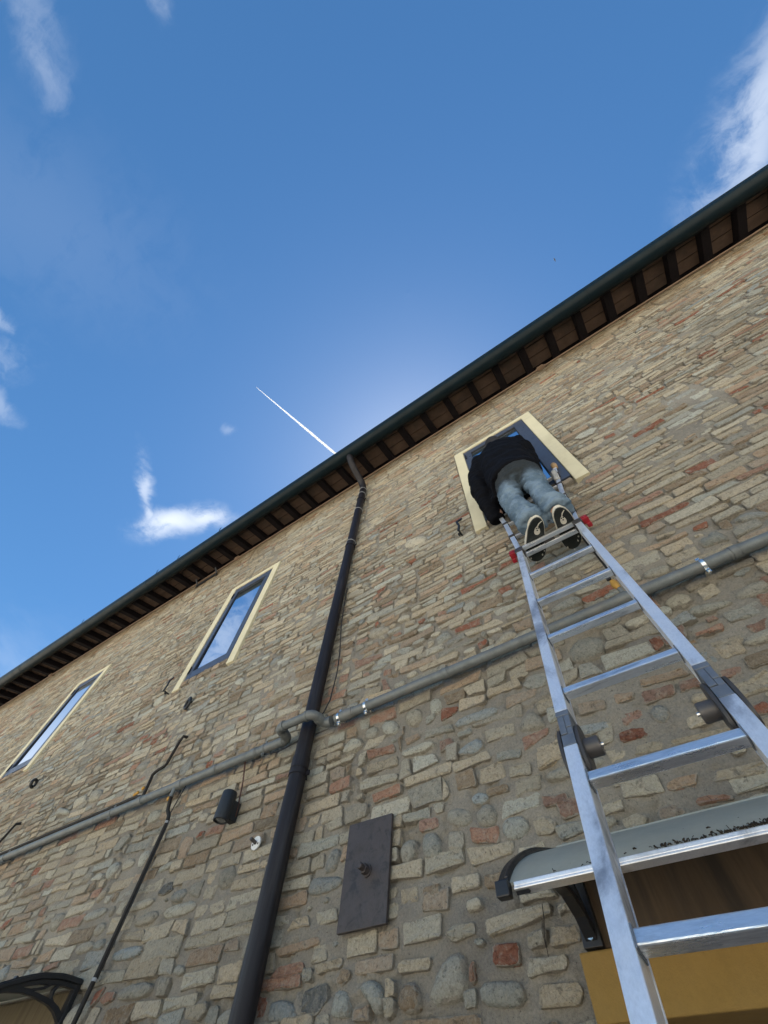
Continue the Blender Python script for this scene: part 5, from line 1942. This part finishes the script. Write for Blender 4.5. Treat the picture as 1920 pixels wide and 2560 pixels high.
# flared top section: rails, rungs and their dark end clamps
RTOP = [(0.150, 1.446, 3.640), (0.166, 1.470, 3.76), (0.176, 1.492, 3.87), (0.193, 1.548, 4.125), (0.2265, 1.600, 4.37), (0.258, 1.650, 4.60), (0.285, 1.662, 4.745)]
LTOP = [(-0.186, 1.446, 3.640), (-0.194, 1.470, 3.76), (-0.202, 1.495, 3.89), (-0.218, 1.555, 4.15), (-0.247, 1.606, 4.40), (-0.276, 1.650, 4.61), (-0.298, 1.662, 4.745)]
for path in (RTOP, LTOP):
    mb = MB()
    mb.strip(path, (1, 0, 0), 0.030, 0.010)
    mb.strip([(p[0], p[1] + 0.026, p[2] - 0.006) for p in path], (1, 0, 0), 0.010, 0.046)
    mb.build('flared_rail', M['alu'], lad, bevel=0.002)
for i in (2, 3, 4, 5):
    a, b = Vector(LTOP[i]), Vector(RTOP[i])
    for p in (a, b):
        mb = MB()
        mb.box(p + Vector((0, 0.012, 0)), (0.040, 0.040, 0.034), (Vector((1, 0, 0)), LN, Vector((0, LU.y, LU.z)).normalized()))
        mb.build('rung_clamp', M['darkplastic'], lad, bevel=0.003)
    dv = (b - a).normalized()
    mb = MB()
    mb.box((a + b) / 2 + Vector((0, 0.014, -0.002)), ((b - a).length - 0.035, 0.026, 0.022), (dv, dv.cross(Vector((0, LU.y, LU.z))).normalized() * -1, Vector((0, LU.y, LU.z)).normalized()))
    mb.build('rung', M['alu_rung'], lad, bevel=0.002)
for p in (RTOP[-1], LTOP[-1]):
    mb = MB()
    p = Vector(p)
    mb.tube([p + Vector((0, 0.0, -0.03)), p + Vector((0.002, 0.0, 0.012)), p + Vector((0.002, 0.002, 0.034)), p + Vector((0, 0.004, 0.045))], [0.021, 0.0235, 0.021, 0.010], 14)
    mb.build('end_cap', M['tanrubber'], lad, smooth=True)
# rag tied round the right rail near the top
mb = MB()
rr_ = random.Random(8)
rings = []
for i in range(7):
    u = i / 6
    c = Vector((0.232, 1.622, 4.46)) + Vector((0.014, 0.008, 0.15)) * u
    rings.append([c + Vector((math.cos(2 * math.pi * k / 14) * (0.022 + rr_.uniform(-0.008, 0.008)), math.sin(2 * math.pi * k / 14) * (0.018 + rr_.uniform(-0.006, 0.006)), rr_.uniform(-0.008, 0.008))) for k in range(14)])
mb.loft(rings)
mb.build('rag', M['rag'], None, smooth=True, label='crumpled pale rag wrapped round the top right of the ladder', cat='rag')

# ------------------------------------------------------------------ the man on the ladder
from mathutils import noise as mnoise


def fuse(mb_, name, mat, parent, voxel, smooth_it=4, fold=None, **props):
    """weld overlapping closed shapes into one continuous surface, smooth it and add cloth folds"""
    import bmesh
    me_ = bpy.data.meshes.new(name + '_shape')
    me_.from_pydata([tuple(p) for p in mb_.v], [], mb_.f)
    b_ = bmesh.new()
    b_.from_mesh(me_)
    bmesh.ops.recalc_face_normals(b_, faces=b_.faces)
    b_.to_mesh(me_)
    b_.free()
    tmp = bpy.data.objects.new(name + '_shape', me_)
    COL.objects.link(tmp)
    md = tmp.modifiers.new('weld', 'REMESH')
    md.mode = 'VOXEL'
    md.voxel_size = voxel
    sm_ = tmp.modifiers.new('soft', 'SMOOTH')
    sm_.factor = 0.5
    sm_.iterations = smooth_it
    bpy.context.view_layer.update()
    dg = bpy.context.evaluated_depsgraph_get()
    out = bpy.data.meshes.new_from_object(tmp.evaluated_get(dg))
    bpy.data.objects.remove(tmp)
    bpy.data.meshes.remove(me_)
    out.name = name
    n = len(out.vertices)
    co_ = np.empty(n * 3, np.float32)
    out.vertices.foreach_get('co', co_)
    co_ = co_.reshape(-1, 3)
    if fold:
        nr = np.empty(n * 3, np.float32)
        out.vertices.foreach_get('normal', nr)
        nr = nr.reshape(-1, 3)
        for i in range(n):
            co_[i] += nr[i] * fold(Vector(co_[i]))
    og = (co_.min(0) + co_.max(0)) / 2
    out.vertices.foreach_set('co', (co_ - og).astype(np.float32).reshape(-1))
    out.polygons.foreach_set('use_smooth', [True] * len(out.polygons))
    out.update()
    out.materials.clear()
    out.materials.append(mat)
    o_ = bpy.data.objects.new(name, out)
    o_.location = Vector([float(k) for k in og])
    COL.objects.link(o_)
    if parent is not None:
        parent_to(o_, parent)
    tag(o_, **props)
    return o_


def ell(cx_, cy_, z_, rx_, ry_, n=28, pw=1.0, tilt=0.0):
    out = []
    for k in range(n):
        t_ = 2 * math.pi * k / n
        c_, s_ = math.cos(t_), math.sin(t_)
        c_ = math.copysign(abs(c_) ** pw, c_)
        s_ = math.copysign(abs(s_) ** pw, s_)
        out.append(Vector((cx_ + rx_ * c_, cy_ + ry_ * s_, z_ + tilt * s_ * ry_)))
    return out


SOLE = 3.664
man = empty('person', (0.0, 1.45, SOLE), 'person in black jacket and washed jeans standing high on the ladder at the square window', 'person')

LLEG = [((-0.08, 1.43, 4.42), 0.0950), ((-0.093, 1.425, 4.28), 0.0856), ((-0.1, 1.415, 4.16), 0.0764), ((-0.098, 1.408, 4.08), 0.0718), ((-0.088, 1.396, 3.98), 0.0707), ((-0.066, 1.378, 3.86), 0.0701), ((-0.05, 1.36, 3.765), 0.0730)]
RLEG = [((0.082, 1.43, 4.42), 0.0950), ((0.083, 1.425, 4.28), 0.0837), ((0.083, 1.42, 4.16), 0.0736), ((0.083, 1.414, 4.08), 0.0690), ((0.086, 1.402, 3.98), 0.0670), ((0.092, 1.383, 3.86), 0.0672), ((0.098, 1.364, 3.765), 0.0710)]

# body: one continuous figure
mb = MB()
mb.loft([ell(0, 1.43, 4.36, 0.10, 0.09), ell(0, 1.43, 4.44, 0.150, 0.105), ell(0, 1.435, 4.56, 0.145, 0.10), ell(-0.01, 1.45, 4.72, 0.145, 0.10), ell(-0.02, 1.465, 4.92, 0.165, 0.11),
         ell(-0.027, 1.47, 5.05, 0.165, 0.10), ell(-0.027, 1.475, 5.12, 0.105, 0.08), ell(-0.027, 1.487, 5.17, 0.058, 0.056), ell(-0.028, 1.50, 5.24, 0.054, 0.054), ell(-0.028, 1.505, 5.30, 0.045, 0.05)])
for leg in (LLEG, RLEG):
    mb.tube([p for p, r in leg] + [(leg[-1][0][0], leg[-1][0][1] - 0.004, 3.70)], [r * 0.78 for p, r in leg] + [0.042], 18)
# head: skull, jaw, nose, ears
HC = Vector((-0.028, 1.505, 5.325))
hd = Vector((0, 0.93, -0.36)).normalized()          # looks towards the window, a little down
hu = Vector((0, 0.36, 0.93)).normalized()
mb.ball(HC, (0.076, 0.094, 0.098), 20, 14)
mb.ball(HC + hd * 0.030 - hu * 0.055, (0.056, 0.060, 0.060), 16, 10)
mb.tube([HC + hd * 0.088 + hu * 0.012, HC + hd * 0.105 - hu * 0.018, HC + hd * 0.100 - hu * 0.030], [0.008, 0.014, 0.012], 10)
mb.tube([HC + hd * 0.082 - hu * 0.058 + Vector((-0.020, 0, 0)), HC + hd * 0.090 - hu * 0.058, HC + hd * 0.082 - hu * 0.058 + Vector((0.020, 0, 0))], 0.008, 8)
for s in (-1, 1):
    mb.ball(HC + Vector((s * 0.078, 0.004, -0.012)), (0.010, 0.018, 0.028), 10, 8)
# arms
LARM = [((-0.185, 1.465, 5.08), 0.056), ((-0.245, 1.458, 4.93), 0.050), ((-0.285, 1.452, 4.74), 0.042), ((-0.288, 1.475, 4.64), 0.042), ((-0.282, 1.515, 4.50), 0.034), ((-0.272, 1.545, 4.405), 0.028)]
RARM = [((0.130, 1.468, 5.07), 0.056), ((0.158, 1.492, 4.92), 0.050), ((0.162, 1.530, 4.755), 0.042), ((0.135, 1.562, 4.79), 0.040), ((0.080, 1.605, 4.92), 0.033), ((0.055, 1.622, 4.98), 0.028)]
for arm in (LARM, RARM):
    mb.tube([p for p, r in arm], [r for p, r in arm], 16)
# left hand closed round the ladder rail
lh = Vector((-0.263, 1.572, 4.345))
mb.tube([(-0.272, 1.545, 4.405), (-0.268, 1.560, 4.375), lh, lh + Vector((0.002, 0.012, -0.028))], [0.027, 0.030, 0.033, 0.026], 12)
for k, (dz, ln) in enumerate(((0.022, 0.92), (0.003, 1.0), (-0.016, 0.95), (-0.034, 0.78))):
    p0 = lh + Vector((0.004, -0.012, dz))
    mb.tube([p0, p0 + Vector((0.020 * ln, -0.012, -0.002)), p0 + Vector((0.046 * ln, -0.004, -0.003)), p0 + Vector((0.052 * ln, 0.020, -0.004))], [0.0100, 0.0095, 0.009, 0.0075], 8)
mb.tube([lh + Vector((0.004, 0.012, 0.022)), lh + Vector((0.012, 0.048, 0.028)), lh + Vector((0.034, 0.068, 0.022))], [0.012, 0.0105, 0.008], 8)
# right hand against the sash
rh = Vector((0.036, 1.642, 5.035))
mb.tube([(0.055, 1.622, 4.98), (0.048, 1.630, 5.0), rh, rh + Vector((-0.008, 0.006, 0.026))], [0.027, 0.030, 0.032, 0.026], 12)
for k, (dx, ln) in enumerate(((-0.024, 0.92), (-0.008, 1.0), (0.008, 0.95), (0.023, 0.78))):
    p0 = rh + Vector((dx - 0.006, 0.006, 0.028))
    mb.tube([p0, p0 + Vector((-0.004, 0.004, 0.034 * ln)), p0 + Vector((-0.006, 0.018, 0.056 * ln)), p0 + Vector((-0.007, 0.030, 0.064 * ln))], [0.0100, 0.0095, 0.009, 0.0075], 8)
mb.tube([rh + Vector((-0.024, 0.0, 0.0)), rh + Vector((-0.050, 0.010, 0.020)), rh + Vector((-0.060, 0.024, 0.040))], [0.012, 0.0105, 0.008], 8)
fuse(mb, 'body', M['skin'], man, 0.0065, 3)
for s in (-1, 1):
    mb = MB()
    mb.ball(HC + hd * 0.083 + hu * 0.010 + Vector((s * 0.031, 0, 0)), 0.0115, 10, 8)
    mb.build('eye', M['white'], man, smooth=True)
# hair: cropped, over the back and top of the head
mb = MB()
hr = random.Random(4)
mb.ball(HC + Vector((0, -0.010, 0.012)), (0.082, 0.097, 0.100), 24, 16)
mb.ball(HC + Vector((0, -0.045, -0.045)), (0.062, 0.048, 0.055), 16, 10)
fuse(mb, 'hair', M['hair'], man, 0.007, 2, lambda p: 0.004 * mnoise.noise(p * 90) + (-0.02 if (p - HC).dot(hd) > 0.045 else 0.0))

# jeans
mb = MB()
mb.loft([ell(0, 1.435, 4.315, 0.085, 0.085), ell(0, 1.430, 4.36, 0.145, 0.114), ell(0, 1.428, 4.44, 0.164, 0.128), ell(0, 1.436, 4.52, 0.158, 0.118)])
for leg in (LLEG, RLEG):
    mb.tube([p for p, r in leg] + [(leg[-1][0][0], leg[-1][0][1] - 0.004, 3.698)], [r * 0.97 for p, r in leg] + [0.073], 26)


def jean_fold(p):
    k = max(0.0, min(1.0, (4.40 - p.z) / 0.2))
    rid = lambda v: 1.0 - 2.0 * abs(mnoise.noise(v))
    sx = 1 if p.x > 0 else -1
    a_ = rid(Vector((p.x * 6 + 4, p.y * 6, p.z * 17 + (p.x - sx * 0.08) * 22 * sx))) * 0.013
    b2 = rid(Vector((p.x * 10, p.y * 10 + 7, p.z * 33 - p.y * 26))) * 0.0085
    low = max(0.0, min(1.0, (3.95 - p.z) / 0.14))
    c2 = rid(Vector((p.x * 5, p.y * 5, p.z * 34 + p.x * 16))) * 0.013 * low
    return (a_ + b2) * (0.45 + 0.55 * k) + c2 - 0.012


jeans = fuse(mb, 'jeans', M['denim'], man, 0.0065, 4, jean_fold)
# jacket: boxy, hanging open and lower on the left where the man leans
mb = MB()
mb.loft([ell(-0.012, 1.452, 4.425, 0.185, 0.150, pw=0.9, tilt=-0.20), ell(-0.012, 1.452, 4.50, 0.192, 0.150, pw=0.9, tilt=-0.12), ell(-0.016, 1.456, 4.66, 0.190, 0.142, pw=0.9), ell(-0.022, 1.462, 4.84, 0.198, 0.140, pw=0.92),
         ell(-0.026, 1.466, 4.98, 0.205, 0.136, pw=0.95), ell(-0.027, 1.468, 5.075, 0.200, 0.122), ell(-0.027, 1.472, 5.135, 0.155, 0.100), ell(-0.027, 1.480, 5.185, 0.092, 0.080), ell(-0.027, 1.488, 5.235, 0.080, 0.078), ell(-0.027, 1.494, 5.285, 0.078, 0.078), ell(-0.027, 1.496, 5.30, 0.070, 0.072)])
mb.tube([p for p, r in LARM][:-1] + [(-0.274, 1.540, 4.41), (-0.268, 1.556, 4.365), (-0.260, 1.572, 4.325), (-0.254, 1.585, 4.290)], [0.084, 0.076, 0.070, 0.070, 0.062, 0.057, 0.055, 0.056, 0.053], 20)
mb.tube([p for p, r in RARM][:-1] + [(0.066, 1.614, 4.95)], [0.086, 0.076, 0.068, 0.066, 0.056, 0.050], 20)
# the open left front hanging down
mb.strip([(-0.115, 1.575, 4.78), (-0.120, 1.590, 4.60), (-0.125, 1.592, 4.46), (-0.128, 1.585, 4.345)], (1, 0, 0), [0.14, 0.17, 0.19, 0.18], 0.034)
mb.strip([(-0.198, 1.52, 4.74), (-0.205, 1.535, 4.56), (-0.208, 1.535, 4.40)], (0, 1, 0), [0.10, 0.13, 0.14], 0.030)


def coat_fold(p):
    arm_ = 1.0 if abs(p.x + 0.02) > 0.18 else 0.0
    a_ = mnoise.noise(Vector((p.x * 7 + p.z * 9, p.y * 9, p.z * 7 - p.x * 7))) * 0.016
    b2 = mnoise.noise(Vector((p.x * 18 + 5 + p.z * 16, p.y * 16, p.z * 14))) * 0.006
    c2 = mnoise.noise(Vector((p.x * 10, p.y * 10, p.z * 42))) * 0.008 * arm_
    return a_ + b2 + c2


fuse(mb, 'jacket', M['jacket'], man, 0.0095, 4, coat_fold)

# shoes
def shoe(heel, toe, s):
    h, t_ = Vector(heel), Vector(toe)
    ax = (t_ - h).normalized()
    L = (t_ - h).length
    sd_ = Vector((ax.y, -ax.x, 0))                  # to the right of the walking direction
    sh = empty('shoe', tuple((h + t_) / 2 + Vector((0, 0, SOLE + 0.03))))
    parent_to(sh, man)
    NN = 30

    def outline(z_, k=0.0):
        out = []
        for i in range(NN):
            a_ = 2 * math.pi * i / NN
            u = 0.5 - 0.5 * math.cos(a_)             # 0 heel .. 1 toe
            wd = 0.0475 + 0.0095 * max(0.0, min(1.0, (u - 0.35) / 0.35))
            rnd_ = math.sqrt(max(0.0, 1 - abs(2 * u - 1) ** 3.2))
            off = 0.006 * math.sin(math.pi * u) * s
            v_ = math.copysign(1, math.sin(a_)) * (wd + k) * rnd_ + off
            out.append(h + ax * (u * L * (1 + 2 * k / L) - k) + sd_ * v_ + Vector((0, 0, z_ + 0.010 * max(0, u - 0.8) * 5)))
        return out
    m_ = MB()
    m_.loft([outline(SOLE, -0.0035), outline(SOLE + 0.002, -0.001), outline(SOLE + 0.009, -0.001)])
    sole = m_.build('sole', M['rubber'], sh, smooth='angle')
    m_ = MB()
    m_.loft([outline(SOLE + 0.0092, 0.002), outline(SOLE + 0.012, 0.0035), outline(SOLE + 0.032, 0.003), outline(SOLE + 0.035, -0.002)])
    m_.build('sole_edge', M['midsole'], sh, smooth='angle')
    m_ = MB()
    rings = []
    for z_, k, bk in ((0.030, -0.003, 1.0), (0.045, -0.004, 0.97), (0.060, -0.010, 0.86), (0.075, -0.014, 0.62), (0.092, -0.012, 0.44), (0.105, -0.012, 0.42)):
        rings.append([Vector((q_.x, q_.y, SOLE + z_)) if True else q_ for q_ in [h + ax * ((q - h).dot(ax) * bk) + sd_ * ((q - h).dot(sd_)) for q in outline(SOLE, k)]])
    for rg in rings:
        for q_ in rg:
            pass
    m_.loft(rings)
    m_.build('upper', M['canvas'], sh, smooth=True)
    # pale emblem on the heel of the sole: a drop with two dark eyes on a thin stem, and worn pale flecks at the edge
    def patch(name, pts2, z_, mat):
        q_ = MB()
        P_ = [h + ax * a_ + sd_ * b_ + Vector((0, 0, z_)) for a_, b_ in pts2]
        q_.loft([P_, [p_ + Vector((0, 0, 0.003)) for p_ in P_]])
        q_.build(name, mat, sole if False else sh)
    drop = []
    for i in range(20):
        a_ = 2 * math.pi * i / 20
        wv2 = 0.0155 - 0.0040 * math.cos(a_)
        drop.append((0.083 - 0.027 * math.cos(a_), -wv2 * math.sin(a_)))
    patch('emblem', drop, SOLE - 0.0010, M['midsole'])
    patch('emblem_stem', [(0.058, -0.0015), (0.058, 0.0025), (0.040, 0.012), (0.026, 0.026), (0.023, 0.022), (0.038, 0.006)], SOLE - 0.0010, M['midsole'])
    for (a0, b0, r0) in ((0.066, -0.0045, 0.0042), (0.066, 0.0058, 0.0042), (0.080, 0.0005, 0.0042)):
        patch('emblem_eye', [(a0 + r0 * math.cos(2 * math.pi * i / 10), b0 + r0 * math.sin(2 * math.pi * i / 10)) for i in range(10)], SOLE - 0.0022, M['rubber'])
    for (a0, b0, ln) in ((L * 0.80, 0.030, 0.016), (L * 0.86, -0.034, 0.014), (L * 0.97, -0.004, 0.010), (L * 0.72, 0.040, 0.012)):
        patch('edge_fleck', [(a0, b0), (a0 + ln * 0.5, b0 + 0.004), (a0 + ln, b0 + 0.001), (a0 + ln * 0.6, b0 - 0.004)], SOLE - 0.0010, M['midsole'])


shoe((-0.014, 1.309, 0), (-0.140, 1.582, 0), -1)
shoe((0.104, 1.316, 0), (0.078, 1.614, 0), 1)

# ------------------------------------------------------------------ vapour trail, distant bird
H_TR = 9500.0


def sky_pt(d, h):
    d = Vector(d)
    return CAM_POS + d * (h / d.z)


a = sky_pt((-0.3796, -0.0379, 0.9244), H_TR)
b = sky_pt((-0.329, 0.1816, 0.9267), H_TR)
e = a + (b - a) * 2.2
mb = MB()
tr = random.Random(2)
nseg = 70
pts, rad = [], []
for i in range(nseg + 1):
    u = i / nseg
    p = a.lerp(e, u)
    pts.append(p + Vector((tr.gauss(0, 1.0), tr.gauss(0, 1.0), 0)) * min(1, u * 6))
    rad.append(4.0 + 25.0 * min(1.0, u * 3.2) + tr.gauss(0, 1.2) * min(1, u * 5))
mb.tube(pts, rad, 10)
mb.build('vapour_trail', M['contrail'], None, smooth=True, label='straight white aircraft vapour trail ending above the gutter', cat='vapour trail')
bc = sky_pt((0.266, 0.114, 0.957), 55.0)
bird = empty('bird', tuple(bc), 'tiny dark bird high in the empty blue sky', 'bird')
mb = MB()
mb.tube([bc + Vector((-0.10, 0, 0)), bc + Vector((-0.05, 0, 0.0)), bc + Vector((0.03, 0, 0)), bc + Vector((0.08, 0, 0)), bc + Vector((0.11, 0, 0))], [0.008, 0.028, 0.032, 0.022, 0.004], 8)
mb.build('body', M['black'], bird, smooth=True)
for s in (-1, 1):
    mb = MB()
    mb.loft([[bc + Vector((0.05, s * 0.02, 0.01)), bc + Vector((-0.04, s * 0.02, 0.01)), bc + Vector((-0.04, s * 0.02, 0.0)), bc + Vector((0.05, s * 0.02, 0.0))],
             [bc + Vector((0.055, s * 0.12, 0.035)), bc + Vector((-0.02, s * 0.12, 0.03)), bc + Vector((-0.02, s * 0.12, 0.025)), bc + Vector((0.055, s * 0.12, 0.03))],
             [bc + Vector((-0.01, s * 0.24, 0.02)), bc + Vector((-0.04, s * 0.24, 0.018)), bc + Vector((-0.04, s * 0.24, 0.015)), bc + Vector((-0.01, s * 0.24, 0.016))]])
    mb.build('wing', M['black'], bird)
